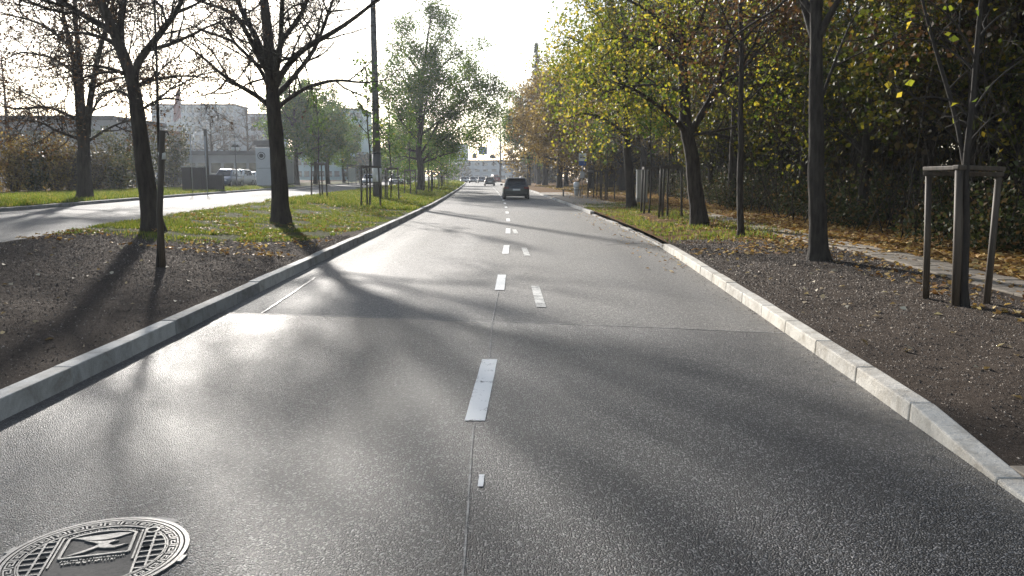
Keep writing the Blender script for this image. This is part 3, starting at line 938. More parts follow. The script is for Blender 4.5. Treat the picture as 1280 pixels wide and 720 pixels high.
# --- right side: trees between road and footpath
b7 = G(1024, 325, 0.13)
Y7 = b7.y
L7 = [([(1024, 329), (1022, 280), (1021, 200), (1021, 120), (1020, 50), (1019, 0), (1016, -90), (1014, -190)], 0, 0.165, 0.04),
      ([(1019, 50), (1008, 20), (998, -10), (980, -90)], 0.8, 0.07, 0.01),
      ([(1023, 48), (1035, 20), (1055, -8), (1085, -60)], -0.5, 0.07, 0.01),
      ([(1027, 125), (1036, 95), (1048, 65), (1062, 30), (1078, 5)], 0.6, 0.032, 0.006),
      ([(1020, 60), (1024, 20), (1030, -40), (1035, -120)], 1.4, 0.07, 0.01),
      ([(1019, 20), (990, -20), (950, -60), (910, -80)], 1.0, 0.06, 0.01)]
LEAFY = lambda n, size, mat, sp=0.14: dict(n=n, size=size, mat=mat, spread=sp)
grow_tree('roadside_tree', 'straight dark trunk beside the footpath on the right, forking near the top', b7,
          [(pix(p, Y7, d), r0, r1, 0.6 if i == 0 else 0.25) for i, (p, d, r0, r1) in enumerate(L7)], 21, M['bark_grey'], BARE(2.0, 4, 4), LEAFY(3500, 0.085, M['lf_brown'], 0.2))
b6 = G(926, 295, 0.14)
Y6 = b6.y
L6 = [([(926, 298), (924, 240), (925, 180), (927, 120), (926, 60), (925, 0), (924, -70)], 0, 0.085, 0.03),
      ([(926, 90), (950, 60), (985, 25), (1000, 0)], 0.5, 0.035, 0.006), ([(926, 60), (905, 20), (890, -20)], -0.5, 0.03, 0.006),
      ([(926, 130), (905, 115), (880, 112)], 1.0, 0.02, 0.005)]
grow_tree('roadside_tree', 'slender curving trunk standing between the two thicker roadside trees on the right', b6,
          [(pix(p, Y6, d), r0, r1, 0.4 if i == 0 else 0.2) for i, (p, d, r0, r1) in enumerate(L6)], 22, M['bark_grey'], BARE(1.8, 4, 4), LEAFY(3000, 0.085, M['lf_brown'], 0.2))
b5 = G(874, 281, 0.15)
Y5 = b5.y
L5 = [([(874, 284), (869, 235), (863, 190), (858, 163), (855, 120), (853, 60), (850, 0), (846, -60)], 0, 0.25, 0.03),
      ([(858, 165), (845, 150), (825, 135), (800, 115), (765, 100)], -1.5, 0.085, 0.01),
      ([(861, 168), (880, 142), (895, 110), (908, 60), (916, 20), (925, -30)], 1.0, 0.12, 0.02),
      ([(855, 115), (820, 105), (780, 108), (745, 118)], 1.5, 0.06, 0.01),
      ([(854, 90), (825, 60), (790, 45), (750, 50)], -1.5, 0.07, 0.01),
      ([(853, 60), (820, 20), (780, -5), (745, -10)], 0.5, 0.07, 0.01),
      ([(895, 110), (920, 95), (955, 92), (985, 100)], 1.5, 0.05, 0.01),
      ([(860, 170), (890, 165), (930, 155), (955, 150)], -1.0, 0.05, 0.01),
      ([(853, 70), (880, 20), (890, -30)], -2.0, 0.07, 0.01)]
grow_tree('maple_tree', 'dark forked tree with yellow-green leaves overhanging the right lane', b5,
          [(pix(p, Y5, d), r0, r1, 0.5 if i == 0 else 0.15) for i, (p, d, r0, r1) in enumerate(L5)], 23, M['bark'], BARE(2.2, 4, 4), LEAFY(6000, 0.1, M['lf_yellowgreen'], 0.26))
b9 = G(789, 259, 0.15)
Y9 = b9.y
L9 = [([(789, 261), (786, 220), (784, 180), (783, 140), (782, 80), (778, 20), (775, -20)], 0, 0.22, 0.03)]
for (p, d) in [([(784, 170), (760, 150), (730, 140), (705, 150)], -1), ([(783, 140), (750, 110), (720, 95), (700, 100)], 1), ([(783, 110), (750, 70), (725, 50), (705, 45)], -1.5),
               ([(782, 80), (760, 30), (740, 10), (722, 5)], 1.5), ([(783, 120), (810, 90), (840, 80)], 1), ([(782, 70), (810, 30), (835, 10)], -1), ([(781, 50), (765, 0), (755, -25)], 0.5),
               ([(784, 160), (800, 140), (830, 135)], -2), ([(783, 130), (770, 90), (745, 60)], 3)]:
    L9.append((p, d * 1.6, 0.09, 0.01))
grow_tree('linden_tree', 'tall yellow-green tree behind the stake frames on the right', b9,
          [(pix(p, Y9, d), r0, r1, 0.35 if i == 0 else 0.1) for i, (p, d, r0, r1) in enumerate(L9)], 24, M['bark'],
          [dict(per_m=2.2, ang=(30, 70), L=1.7, r=0.03, wander=0.2, up=0.03, sides=4), dict(n=5, ang=(25, 70), L=0.9, r=0.012, wander=0.2, up=0.0, sides=3), dict(n=3, ang=(25, 70), L=0.5, r=0.006, wander=0.2, up=0, sides=3, seg=3)],
          LEAFY(15000, 0.125, M['lf_yellowgreen'], 0.32))
b8 = G(1205, 381, 0.14)
Y8 = b8.y
L8 = [([(1205, 384), (1207, 260), (1208, 200), (1215, 151), (1218, 89), (1224, 27), (1228, -10), (1236, -90)], 0, 0.05, 0.012),
      ([(1207, 215), (1202, 178), (1198, 142), (1178, 89), (1165, 40), (1150, -5), (1140, -60)], 0.5, 0.032, 0.008),
      ([(1216, 140), (1236, 105), (1262, 85), (1285, 70)], 0.4, 0.014, 0.004),
      ([(1218, 90), (1190, 60), (1160, 45), (1120, 48)], 0.6, 0.014, 0.004),
      ([(1219, 75), (1200, 30), (1170, 5), (1140, -10)], -0.3, 0.014, 0.004),
      ([(1213, 150), (1195, 120), (1155, 118), (1120, 128)], 0.4, 0.012, 0.003),
      ([(1222, 50), (1245, 20), (1270, 10)], 0.2, 0.014, 0.004),
      ([(1204, 190), (1190, 165), (1165, 150)], -0.2, 0.01, 0.003),
      ([(1210, 180), (1232, 150), (1255, 140)], 0.3, 0.01, 0.003)]
grow_tree('young_tree', 'bare pale-stemmed young tree rising out of the large stake frame on the right', b8,
          [(pix(p, Y8, d), r0, r1, 0.55 if i == 0 else 0.15) for i, (p, d, r0, r1) in enumerate(L8)], 25, M['bark_young'],
          [dict(per_m=3.2, ang=(30, 70), L=0.75, r=0.008, wander=0.16, up=0.05, sides=4), dict(n=4, ang=(30, 65), L=0.4, r=0.004, wander=0.2, up=0.03, sides=3, seg=3)],
          LEAFY(60, 0.09, M['lf_yellowgreen'], 0.03))

# --- leafy green tree on the median
b4 = Vector((-8.6, 75.0, 0.36))
Y4 = 75.0
L4 = [([(526, 238), (526, 215), (523, 190), (525, 160), (527, 120), (530, 80), (536, 40), (540, 18)], 0, 0.32, 0.03)]
for (p, d) in [([(526, 205), (545, 180), (575, 160), (605, 155)], 0), ([(525, 195), (550, 150), (585, 120), (615, 118)], -2), ([(525, 180), (500, 150), (485, 120)], 2), ([(526, 150), (555, 110), (590, 95)], 2),
               ([(526, 150), (505, 100), (488, 75)], -2), ([(528, 110), (560, 75), (585, 60)], -2), ([(529, 95), (505, 65), (500, 40)], 2), ([(531, 75), (550, 45), (555, 30)], 1),
               ([(524, 190), (500, 185), (482, 175)], -3), ([(525, 185), (530, 140), (540, 100)], -4), ([(525, 185), (520, 140), (515, 110)], 4), ([(526, 200), (555, 185), (590, 178)], 3), ([(526, 205), (550, 195), (575, 188)], -1), ([(525, 170), (560, 142), (595, 135), (615, 138)], 1), ([(525, 200), (505, 195), (485, 198)], 1)]:
    L4.append((p, d, 0.11, 0.02))
grow_tree('green_tree', 'tall airy green tree on the median behind the staked saplings', b4,
          [(pix(p, Y4, d), r0, r1, 0.3 if i == 0 else 0.15) for i, (p, d, r0, r1) in enumerate(L4)], 31, M['bark'],
          [dict(per_m=1.6, ang=(30, 70), L=2.1, r=0.04, wander=0.18, up=0.02, sides=4), dict(n=5, ang=(25, 70), L=1.1, r=0.02, wander=0.2, up=0.0, sides=3), dict(n=3, ang=(25, 70), L=0.6, r=0.01, wander=0.2, up=0, sides=3, seg=3)],
          LEAFY(46000, 0.17, M['lf_green'], 0.4))

# --- prototypes for repeated trees
def proto(name, label, cat, H, r, nl, R, seed, bark, lv, leaves, group=None, **kw):
    t = grow_tree(name, label, (0, 0, 0), auto_limbs(H, r, nl, R, seed, **kw), seed, bark, lv, leaves, group, cat=cat)
    return t
placed = set()
def place(p, x, y, s=1.0, rz=0.0, label=None, z=None, group=None, name=None):
    o = p if p.name not in placed else copy_tree(p)
    placed.add(p.name)
    o.location = (x, y, (zg(x, y) if z is None else z))
    o.scale = (s, s, s)
    o.rotation_euler = (0, 0, rz)
    if label: o['label'] = label
    if group: o['group'] = group
    if name: o.name = name
    return o
LV3 = lambda pm, L: [dict(per_m=pm, ang=(30, 75), L=L, r=0.03, wander=0.2, up=0.03, sides=3), dict(n=4, ang=(25, 75), L=L * 0.5, r=0.014, wander=0.22, up=0.0, sides=3, seg=3)]
WG = 'dense woodland trees on the right'
WL = 'woodland tree merging into the dense dark wood behind the right footpath'
wood = [proto('woodland_tree', WL, 'tree', 13, 0.2, 16, 3.6, 41, M['bark_grey'], LV3(2.6, 1.7), LEAFY(10000, 0.15, M['lf_wood'], 0.3), WG, t0=0.12),
        proto('woodland_tree', WL, 'tree', 15, 0.24, 18, 4.2, 42, M['bark'], LV3(2.6, 1.8), LEAFY(10000, 0.16, M['lf_wood2'], 0.32), WG, t0=0.15),
        proto('woodland_tree', WL, 'tree', 11, 0.15, 15, 3.2, 43, M['bark_grey'], LV3(2.8, 1.5), LEAFY(9000, 0.14, M['lf_wood3'], 0.28), WG, t0=0.15),
        proto('woodland_tree', WL, 'tree', 16, 0.22, 14, 3.8, 44, M['bark'], LV3(2.4, 1.9), LEAFY(11000, 0.17, M['lf_wood'], 0.35), WG, t0=0.2)]
rw = random.Random(5)
spots = []
for row, (x0, x1) in enumerate([(9.6, 11.5), (12.5, 15.5), (16, 20), (21, 26), (28, 36)]):
    y = 7.5 + rw.uniform(0, 2) - row * 1.0
    while y < 100 + row * 6:
        spots.append((rw.uniform(x0, x1) + 0.02 * max(0, y - 20), y))
        y += rw.uniform(3.6, 5.8) + row * 0.9 + 0.03 * y
for i, (x, y) in enumerate(spots):
    p = wood[[0, 1, 1, 0, 2, 3, 1, 1][rw.randrange(8)]]
    place(p, x, y, rw.uniform(0.8, 1.2), rw.uniform(0, 6.28))

# golden lindens further up the right side
gold = proto('golden_tree', 'big golden autumn tree beyond the bus stop, nearest the kerb', 'tree', 14, 0.38, 20, 6.0, 51, M['bark'], LV3(2.2, 2.4), LEAFY(16000, 0.26, M['lf_gold'], 0.4), 'golden trees beyond the bus stop', t0=0.2, up=0.15)
place(gold, 5.6, 95, 1.0, 0.4)
place(gold, 8.6, 88, 0.95, 2.0, 'golden tree standing just right of the biggest golden tree')
place(gold, 10.5, 76, 0.85, 4.0, 'golden brown tree behind the bus stop pole')
place(gold, 5.0, 122, 1.1, 5.2, 'golden tree beyond the black car, further up the right kerb')
place(gold, 13.5, 101, 1.1, 1.2, 'golden tree deep behind the bus stop lawn')
# bare trees far up the road
bare = proto('bare_tree', 'tall bare hazy tree far up the right side, arching over the road', 'tree', 17, 0.3, 16, 6.5, 61, M['bark_grey'],
             [dict(per_m=2.2, ang=(30, 70), L=2.6, r=0.05, wander=0.2, up=0.05, sides=3), dict(n=5, ang=(25, 70), L=1.3, r=0.025, wander=0.22, up=0.03, sides=3), dict(n=3, ang=(25, 70), L=0.7, r=0.014, wander=0.2, up=0.02, sides=3, seg=3)],
             LEAFY(1200, 0.16, M['lf_brown'], 0.3), t0=0.25)
place(bare, 4.6, 140, 1.15, 0.0)
place(bare, 3.4, 165, 1.05, 1.6, 'bare hazy tree behind the arching one, far up the right side')
place(bare, 7.5, 112, 1.15, 3.0, 'tall bare tree rising behind the golden trees on the right')
place(bare, -3.0, 205, 1.0, 4.1, 'most distant bare tree on the right near the junction')
# spruce
rs = np.random.RandomState(71)
sr = root('spruce_tree', 'tall dark slender spruce rising above the far right tree line', 'tree', (4.5, 152, 0.3))
tb = Tubes(); tb.add(np.array([[0, 0, 0], [0, 0, 12], [0, 0, 26.0]]), np.array([0.35, 0.2, 0.03]), 8); tb.build('trunk', M['bark'], sr)
C = []
tb = Tubes()
for i in range(260):
    h = 3 + 22.5 * rs.uniform() ** 0.9
    R = 2.9 * (1 - (h / 26.3)) ** 0.8 * rs.uniform(0.6, 1.1)
    a = rs.uniform(0, 6.283)
    e = np.array([math.cos(a) * R, math.sin(a) * R, h - 0.35 * R])
    tb.add(np.array([[0, 0, h], [0.6 * e[0], 0.6 * e[1], h - 0.15 * R], e]), np.array([0.04, 0.025, 0.008]), 3)
    for _ in range(28):
        t = rs.uniform(0.1, 1)
        C.append(np.array([e[0] * t, e[1] * t, h - 0.3 * R * t]) + rs.normal(size=3) * 0.16)
tag(tb.build('branches', M['bark'], sr), kind='stuff')
tag(leaf_quads('crown', np.array(C), 0.34, M['lf_spruce'], sr, rs, aspect=0.3), kind='stuff')

# green trees on the far side of the left carriageway, and small ones at the end of the median
green = proto('green_tree', 'green tree across the left carriageway, directly behind the bare spreading tree', 'tree', 11, 0.3, 15, 4.6, 81, M['bark'], LV3(2.0, 2.0), LEAFY(13000, 0.24, M['lf_green'], 0.3), t0=0.28)
def px_x(px, Y): return (px - 640) / FPX * Y
place(green, px_x(374, 92), 92, 1.0, 0.3)
place(green, px_x(396, 100), 100, 0.95, 2.2, 'green tree across the left carriageway, second trunk from the bare tree')
place(green, px_x(412, 104), 104, 0.85, 3.9, 'green tree across the left carriageway, nearest the advertising pillar')
place(green, px_x(432, 122), 122, 0.8, 5.0, 'small green tree behind the advertising pillar on the left')
place(green, 2.6, 126, 1.15, 0.8, 'dark green tree hanging over the road beyond the black car')
place(green, -12.6, 98, 0.72, 1.0, 'low green tree behind the tall airy one on the median')
place(green, -13.0, 118, 0.68, 2.6, 'low green tree at the far end of the median')
place(green, -12.2, 140, 0.7, 4.4, 'last small green tree on the median before the junction')

# --- saplings in tripod frames on the median and on the right
sap = proto('sapling', 'x', 'tree', 6.2, 0.045, 10, 0.9, 91, M['bark_young'],
            [dict(per_m=4, ang=(25, 55), L=0.55, r=0.008, wander=0.15, up=0.08, sides=3, seg=3)], LEAFY(260, 0.14, M['lf_green'], 0.1), t0=0.42, up=0.9)
def tripod(label, x, y, rz, h=1.8, w=0.8, mat='stake_dark', group='tripod frames around young trees', lean=0.03):
    t = root('stake_frame', label, 'tree support', (x, y, zg(x, y)), rz, group)
    P = []
    for k in range(3):
        a = math.pi / 2 + k * 2 * math.pi / 3
        b = Vector((math.cos(a) * w * 0.62, math.sin(a) * w * 0.62, -0.15))
        tp = Vector((math.cos(a) * w * 0.54, math.sin(a) * w * 0.54, h))
        P.append(tp)
        MB().tube([b, b.lerp(tp, 0.5), tp], [0.043, 0.041, 0.04], 8).build('post', M[mat], t, True)
    for k in range(3):
        a, b = P[k], P[(k + 1) % 3]
        d = (b - a).normalized() * 0.05
        MB().bar(a - d + Vector((0, 0, -0.03 + 0.002 * k)), b + d + Vector((0, 0, -0.03 + 0.002 * k)), 0.07, 0.1).build('rail', M[mat], t)
    return t
tri = [(402, 251, 44, 'close to the left carriageway'), (463, 258, 35.5, 'in front of the tall mast'), (489, 249, 46.5, 'just right of the tall mast'),
       (514, 243, 58, 'just before the tall green tree'), (537, 239, 70, 'right of the tall green tree trunk')]
for i, (px, py, Y, d) in enumerate(tri):
    x = px_x(px, Y)
    tripod('tripod frame on the median, ' + d, x, Y, 0.4 * i)
    place(sap, x, Y, [1.0, 1.05, 0.95, 1.0, 0.9][i], i * 1.3, 'thin sapling in the median frame ' + d, group='staked saplings')
for i in range(6):
    Y = 80 + 9.5 * i
    x = float(xL(Y)) - 2.6
    tripod('distant tripod frame in the row along the median beyond the green tree', x, Y, 0.7 * i, group='distant tripod frames on the median')
    place(sap, x, Y, 0.9, i * 2.1, 'distant sapling in the row along the median beyond the green tree', group='distant saplings on the median')
for i, (x, Y, d, rz) in enumerate([(5.55, 28.6, 'nearest to the forked tree', 0.2), (5.45, 32.0, 'second from the forked tree', 0.5), (5.9, 50.0, 'between the linden trunk and the bus stop', 0.1), (5.5, 54.0, 'closest to the bus stop bench', 0.9), (6.4, 58.5, 'behind the bus stop pole', 0.4)]):
    tripod('dark wooden tripod frame on the right verge, ' + d, x, Y, rz)
    place(sap, x, Y, 0.85, i * 1.7, 'thin sapling inside the right verge tripod frame ' + d, group='staked saplings')
# large foreground frame
ff = root('stake_frame', 'large weathered three-post stake frame in the soil at right foreground', 'tree support', tuple(G(1200, 380, 0.13)), 0, 'tripod frames around young trees')
o = Vector(ff.location)
feet = [G(1157, 373, 0.14), G(1194, 381, 0.14), G(1233, 379, 0.14)]
tops = [at(1161, 213, feet[0].y), at(1199, 212, feet[1].y), at(1249, 214, feet[2].y)]
# the front post stands nearer than its neighbours
for k in range(3):
    f, t_ = feet[k], tops[k]
    b = f + (f - t_) * 0.12
    r = 0.037 if k != 1 else 0.043
    MB().tube([b - o, (b.lerp(t_, 0.5)) - o + Vector((0.004, 0, 0)), t_ - o], [r * 1.05, r, r * 0.97], 14).build('post', M['stake'], ff, True)
def rail(a, b, z, name='rail'):
    d = (b - a).normalized() * 0.05
    MB().bar(a - d - o + Vector((0, 0, z)), b + d - o + Vector((0, 0, z)), 0.09, 0.05).build(name, M['stake'], ff, bevel=0.01)
rail(tops[0], tops[1], 0.02)
rail(tops[1], tops[2], 0.026)
rail(tops[0], tops[2], -0.036)

# ------------------------------------------------------------------ ground cover
rs = np.random.RandomState(101)
def blades(name, label, X, Y, Z, h, w):
    n = len(X)
    a = rs.uniform(0, 6.283, n)
    hh = h * rs.uniform(0.5, 1.4, n)
    dx, dy = np.cos(a) * w * 0.5, np.sin(a) * w * 0.5
    lx, ly = rs.normal(size=n) * hh * 0.35, rs.normal(size=n) * hh * 0.35
    B = np.stack([np.stack([X - dx, Y - dy, Z - 0.01], -1), np.stack([X + dx, Y + dy, Z - 0.01], -1), np.stack([X + lx, Y + ly, Z + hh], -1)], 1)
    o = np_mesh(name, B.reshape(-1, 3), np.arange(n * 3).reshape(n, 3), M['grass'], None, tris=True)
    return tag(o, label, 'grass', kind='stuff')
def clump(x, y, s, lo, seed):
    f = np.array([mnoise.noise((a * s, b * s, seed)) for a, b in zip(x, y)])
    return f > lo
# median grass
n = 170000
y = 13 + 62 * rs.uniform(size=n) ** 1.9
u = rs.uniform(size=n)
x = (xL(y) - 0.2) + (xN(y) - xL(y) + 0.2) * u
cov = med_cover(x, y)[:, 1]
k = (rs.uniform(size=n) < cov * 1.3 + 0.004 * (cov > 0.0)) & clump(x, y, 0.9, -0.12, 3.0) & clump(x, y, 3.1, -0.22, 13.0)
x, y = x[k], y[k]
far = y > 34
blades('median_grass', 'patchy green grass covering the median between the two carriageways', x, y, median_z(x, y), np.where(far, 0.13, 0.06), np.where(far, 0.05, 0.02))
n = 14000
y = 75 + 160 * rs.uniform(size=n); x = (xL(y) - 0.2) + (xN(y) - xL(y) + 0.2) * rs.uniform(size=n)
blades('median_grass', 'distant green grass at the far end of the median', x, y, median_z(x, y), np.full(n, 0.2), np.full(n, 0.2))
n = 42000
y = 20 + 60 * rs.uniform(size=n) ** 1.3
x = xF(y) - 0.2 - 7.5 * rs.uniform(size=n)
blades('verge_grass', 'sunlit green grass verge along the far side of the left carriageway', x, y, far_z(x, y), np.full(n, 0.13), np.full(n, 0.05))
n = 36000
y = 16.5 + 28 * rs.uniform(size=n); x = xR(y) + 0.2 + 4.0 * rs.uniform(size=n)
cv = right_cover(x, y)
k = (rs.uniform(size=n) < cv[:, 1] * (1.1 - 0.7 * cv[:, 2])) & clump(x, y, 1.1, -0.04, 5.0)
x, y = x[k], y[k]
blades('verge_grass', 'thin green grass between the right kerb and the leaf litter', x, y, verge_z(x, y), np.full(len(x), 0.09), np.full(len(x), 0.025))

def litter(name, label, X, Y, Z, size, mat, flat=1.2, lift=0.015):
    C = np.stack([X, Y, Z + rs.uniform(0, lift, len(X)) + 0.006], -1)
    o = leaf_quads(name, C, size, mat, None, rs, flat)
    return tag(o, label, 'leaves', kind='stuff')
n = 2600
y = 14 + 40 * rs.uniform(size=n) ** 1.6; x = xL(y) - 0.3 - (xL(y) - xN(y) - 0.4) * rs.uniform(size=n)
k = clump(x, y, 0.5, -0.1, 29.0)
litter('fallen_leaves', 'brown leaves scattered through the median grass', x[k], y[k], median_z(x[k], y[k]) + 0.03, 0.085, M['fallen'], 1.0, 0.03)
# leaf carpet beyond and beside the footpath
n = 21000
y = 7 + 70 * rs.uniform(size=n) ** 1.5
d = rs.uniform(size=n)
x = path_x(y) + 0.3 + (2.75 + 0.05 * y) * d ** 1.1
litter('fallen_leaves', 'carpet of brown and golden fallen leaves along the edge of the wood', x, y, verge_z(x, y) + 0.01, 0.1 + 0.0008 * y[:, None], M['fallen'])
n = 7000
y = 15 + 55 * rs.uniform(size=n) ** 1.3
x = xR(y) + 0.1 + 5.5 * rs.uniform(size=n) ** 0.6
k = clump(x, y, 0.6, -0.15, 9.0)
litter('fallen_leaves', 'fallen leaves strewn over the grass between the right-hand trees and the kerb', x[k], y[k], verge_z(x[k], y[k]), 0.1, M['fallen'])
n = 9000
y = 62 + 60 * rs.uniform(size=n); x = xR(y) + 3.0 + 11 * rs.uniform(size=n)
litter('fallen_leaves', 'golden leaf carpet on the lawn beyond the bus stop', x, y, verge_z(x, y), 0.26, M['lf_gold'])
n = 1500
y = 3 + 22 * rs.uniform(size=n); x = path_x(y) + 0.1 - 1.6 * rs.uniform(size=n) ** 1.5
litter('fallen_leaves', 'scattered fallen leaves in the soil beside the footpath', x, y, verge_z(x, y) + right_disp(x, y), 0.085, M['fallen'], 0.9)
n = 150
y = 2.5 + 15 * rs.uniform(size=n); x = xR(y) + 0.3 + 3.3 * rs.uniform(size=n)
litter('fallen_leaves', 'few pale leaves lying on the bare soil by the right kerb', x, y, verge_z(x, y) + right_disp(x, y), 0.075, M['fallen_pale'], 1.0)
n = 170
y = 3.0 + 16 * rs.uniform(size=n); x = xL(y) - 0.3 - 5 * rs.uniform(size=n)
litter('fallen_leaves', 'few pale leaves lying on the bare soil of the median', x, y, median_z(x, y) + med_disp(x, y), 0.065, M['fallen_pale'], 1.0)
n = 260
y = 13 + 22 * rs.uniform(size=n); x = xR(y) - 0.9 * rs.uniform(size=n) ** 2 + 0.1
litter('fallen_leaves', 'leaves and dirt gathered in the right gutter of the road', x, y, 0 * x + 0.004, 0.07, M['fallen'], 2.0)

def clods(name, label, X, Y, Z, size, mat):
    n = len(X)
    s = size * rs.uniform(0.4, 1.5, size=(n, 1)) ** 1.3
    C = np.stack([X, Y, Z], -1)
    P = []
    for k in range(3):
        a = rs.uniform(0, 6.283, n)[:, None] * 0 + k * 2.094 + rs.uniform(-0.6, 0.6, (n, 1))
        P.append(C + np.concatenate([np.cos(a) * s, np.sin(a) * s, -0.3 * s], 1))
    P.append(C + np.concatenate([rs.normal(size=(n, 2)) * 0.4 * s, s * rs.uniform(0.3, 0.9, (n, 1))], 1))
    v = np.stack(P, 1).reshape(-1, 3)
    b = np.arange(n)[:, None] * 4
    f = np.concatenate([b + [0, 1, 3], b + [1, 2, 3], b + [2, 0, 3]], 1).reshape(-1, 3)
    return tag(np_mesh(name, v, f, mat, None, tris=True), label, 'soil', kind='stuff')
n = 110000
y = 1.8 + 18 * rs.uniform(size=n) ** 1.3; x = xL(y) - 0.2 - (xL(y) - xN(y) - 0.3) * rs.uniform(size=n)
k = med_cover(x, y)[:, 1] < 0.6
litz = median_z(x, y) + med_disp(x, y)
clods('soil_crumbs', 'dark crumbs and chips of bare soil on the median', x[k], y[k], litz[k] - 0.004, 0.0065 + 0.0008 * y[k][:, None], M['chips'])
n = 100000
y = 1.8 + 17 * rs.uniform(size=n) ** 1.3; x = xR(y) + 0.2 + 3.6 * rs.uniform(size=n)
k = (x < path_x(y) - 0.5) & ~((y < 4.0) & (x < xR(y) + 2.2))
clods('soil_crumbs', 'dark crumbs and chips of bare soil beside the right kerb', x[k], y[k], verge_z(x[k], y[k]) + right_disp(x[k], y[k]) - 0.004, 0.0065 + 0.0008 * y[k][:, None], M['chips'])
n = 500
y = 6 + 13 * rs.uniform(size=n); x = xR(y) - 0.02 - 0.22 * rs.uniform(size=n) ** 2.5
clods('gutter_grit', 'grit and soil crumbs lying in the gutter by the right kerb', x, y, 0 * x + 0.004, 0.007, M['chips'])

# ------------------------------------------------------------------ undergrowth: dark evergreen bushes at the wood's edge
C = []
for i in range(190):
    y = 6.5 + 62 * rs.uniform() ** 1.4
    x = float(path_x(y)) + 1.75 + 3.6 * rs.uniform() + 0.012 * y
    R = rs.uniform(0.5, 1.1); h = rs.uniform(0.5, 1.9)
    k = int(380 * R)
    v = rs.normal(size=(k, 3)); v /= np.linalg.norm(v, axis=1)[:, None]
    v *= rs.uniform(0.55, 1.05, size=(k, 1))
    C.append(np.stack([x + v[:, 0] * R, y + v[:, 1] * R, zg(x, y) + h * 0.5 + v[:, 2] * h * 0.55], -1))
C = np.concatenate(C)
C = C[C[:, 2] > 0.12]
tag(leaf_quads('undergrowth', C, 0.095, M['ivy'], None, rs), 'dark glossy evergreen undergrowth filling the edge of the wood', 'undergrowth', kind='stuff')
C = []
for i in range(150):
    y = 4 + 100 * rs.uniform() ** 1.2
    x = float(path_x(y)) + 6 + 30 * rs.uniform() + 0.02 * y
    R = rs.uniform(1.2, 2.4); h = rs.uniform(2.2, 4.8)
    k = 420
    v = rs.normal(size=(k, 3)); v /= np.linalg.norm(v, axis=1)[:, None]
    v *= rs.uniform(0.5, 1.05, size=(k, 1))
    C.append(np.stack([x + v[:, 0] * R, y + v[:, 1] * R, zg(x, y) + h * 0.5 + v[:, 2] * h * 0.55], -1))
tag(leaf_quads('undergrowth', np.concatenate(C), 0.26, M['lf_wood'], None, rs), 'dim thicket of bushes deep inside the wood', 'undergrowth', kind='stuff')
def mass(label, lumps, n, size, mat):
    C = []
    for (x, y, R, h) in lumps:
        v = rs.normal(size=(n, 3)); v /= np.linalg.norm(v, axis=1)[:, None]
        v *= rs.uniform(0.55, 1.05, size=(n, 1))
        C.append(np.stack([x + v[:, 0] * R, y + v[:, 1] * R, zg(x, y) + h * 0.48 + v[:, 2] * h * 0.55], -1))
    tag(leaf_quads('distant_wood', np.concatenate(C), size, mat, None, rs), label, 'wood', kind='stuff')
mass('distant mass of trees closing the right side beyond the golden trees', [(8 + 50 * rs.uniform(), 132 + 80 * rs.uniform(), rs.uniform(3, 5), rs.uniform(7, 14)) for _ in range(45)] + [(rs.uniform(12, 30), rs.uniform(100, 135), 3.0, rs.uniform(3, 7)) for _ in range(20)] + [(rs.uniform(2.5, 9), rs.uniform(160, 220), 2.5, rs.uniform(4, 8)) for _ in range(16)], 420, 0.7, M['lf_wood2'])
mass('dense bushes filling the back of the wood on the right', [(rs.uniform(17, 50), rs.uniform(2, 45), rs.uniform(2, 3.2), rs.uniform(4.5, 8)) for _ in range(60)] + [(rs.uniform(24, 75), rs.uniform(45, 125), rs.uniform(3, 5), rs.uniform(8, 14)) for _ in range(50)], 420, 0.5, M['lf_wood2'])
mass('distant hazy tree line on the left beyond the side carriageway', [(-70 - 60 + 110 * rs.uniform(), 270 + 60 * rs.uniform(), rs.uniform(4, 7), rs.uniform(6, 11)) for _ in range(50)] + [(rs.uniform(-38, -24), rs.uniform(190, 250), 3.0, rs.uniform(4, 8)) for _ in range(14)], 300, 1.1, M['lf_wood'])
T = Tubes()
for i in range(800):
    y = 7 + 60 * rs.uniform() ** 1.3
    x = float(path_x(y)) + 1.6 + 5 * rs.uniform()
    h = rs.uniform(1.2, 5.5)
    p = np.array([x, y, zg(x, y) - 0.05])
    d = np.array([rs.normal() * 0.25, rs.normal() * 0.25, 1.0])
    Q = [p]
    for s_ in range(5):
        d = d + rs.normal(size=3) * 0.12
        Q.append(Q[-1] + d / np.linalg.norm(d) * h / 5)
    T.add(np.array(Q), np.linspace(rs.uniform(0.008, 0.022), 0.004, 6), 4)
o = T.build('undergrowth_stems', M['bark_grey'], None)
tag(o, 'thin bare stems and shoots standing in the undergrowth', 'undergrowth', kind='stuff')

# ------------------------------------------------------------------ hedge shrubs on the left behind the far verge
def shrub(label, x, y, R, h, mat, n, size, group='autumn hedge shrubs on the left'):
    t = root('hedge_shrub', label, 'shrub', (x, y, zg(x, y)), 0, group)
    T = Tubes(); C = []
    for i in range(26):
        a = rs.uniform(0, 6.283); r = R * rs.uniform(0.2, 1)
        e = np.array([math.cos(a) * r, math.sin(a) * r, h * rs.uniform(0.65, 1.05)])
        b = np.array([math.cos(a) * r * 0.3, math.sin(a) * r * 0.3, -0.05])
        m = (b + e) / 2 + rs.normal(size=3) * 0.15
        T.add(np.array([b, m, e]), np.array([0.03, 0.02, 0.008]), 4)
        for _ in range(n // 26):
            q = b + (e - b) * rs.uniform(0.12, 1.05)
            C.append(q + rs.normal(size=3) * 0.33)
    tag(T.build('stems', M['bark'], t), kind='stuff')
    tag(leaf_quads('foliage', np.array(C), size, mat, t, rs), kind='stuff')
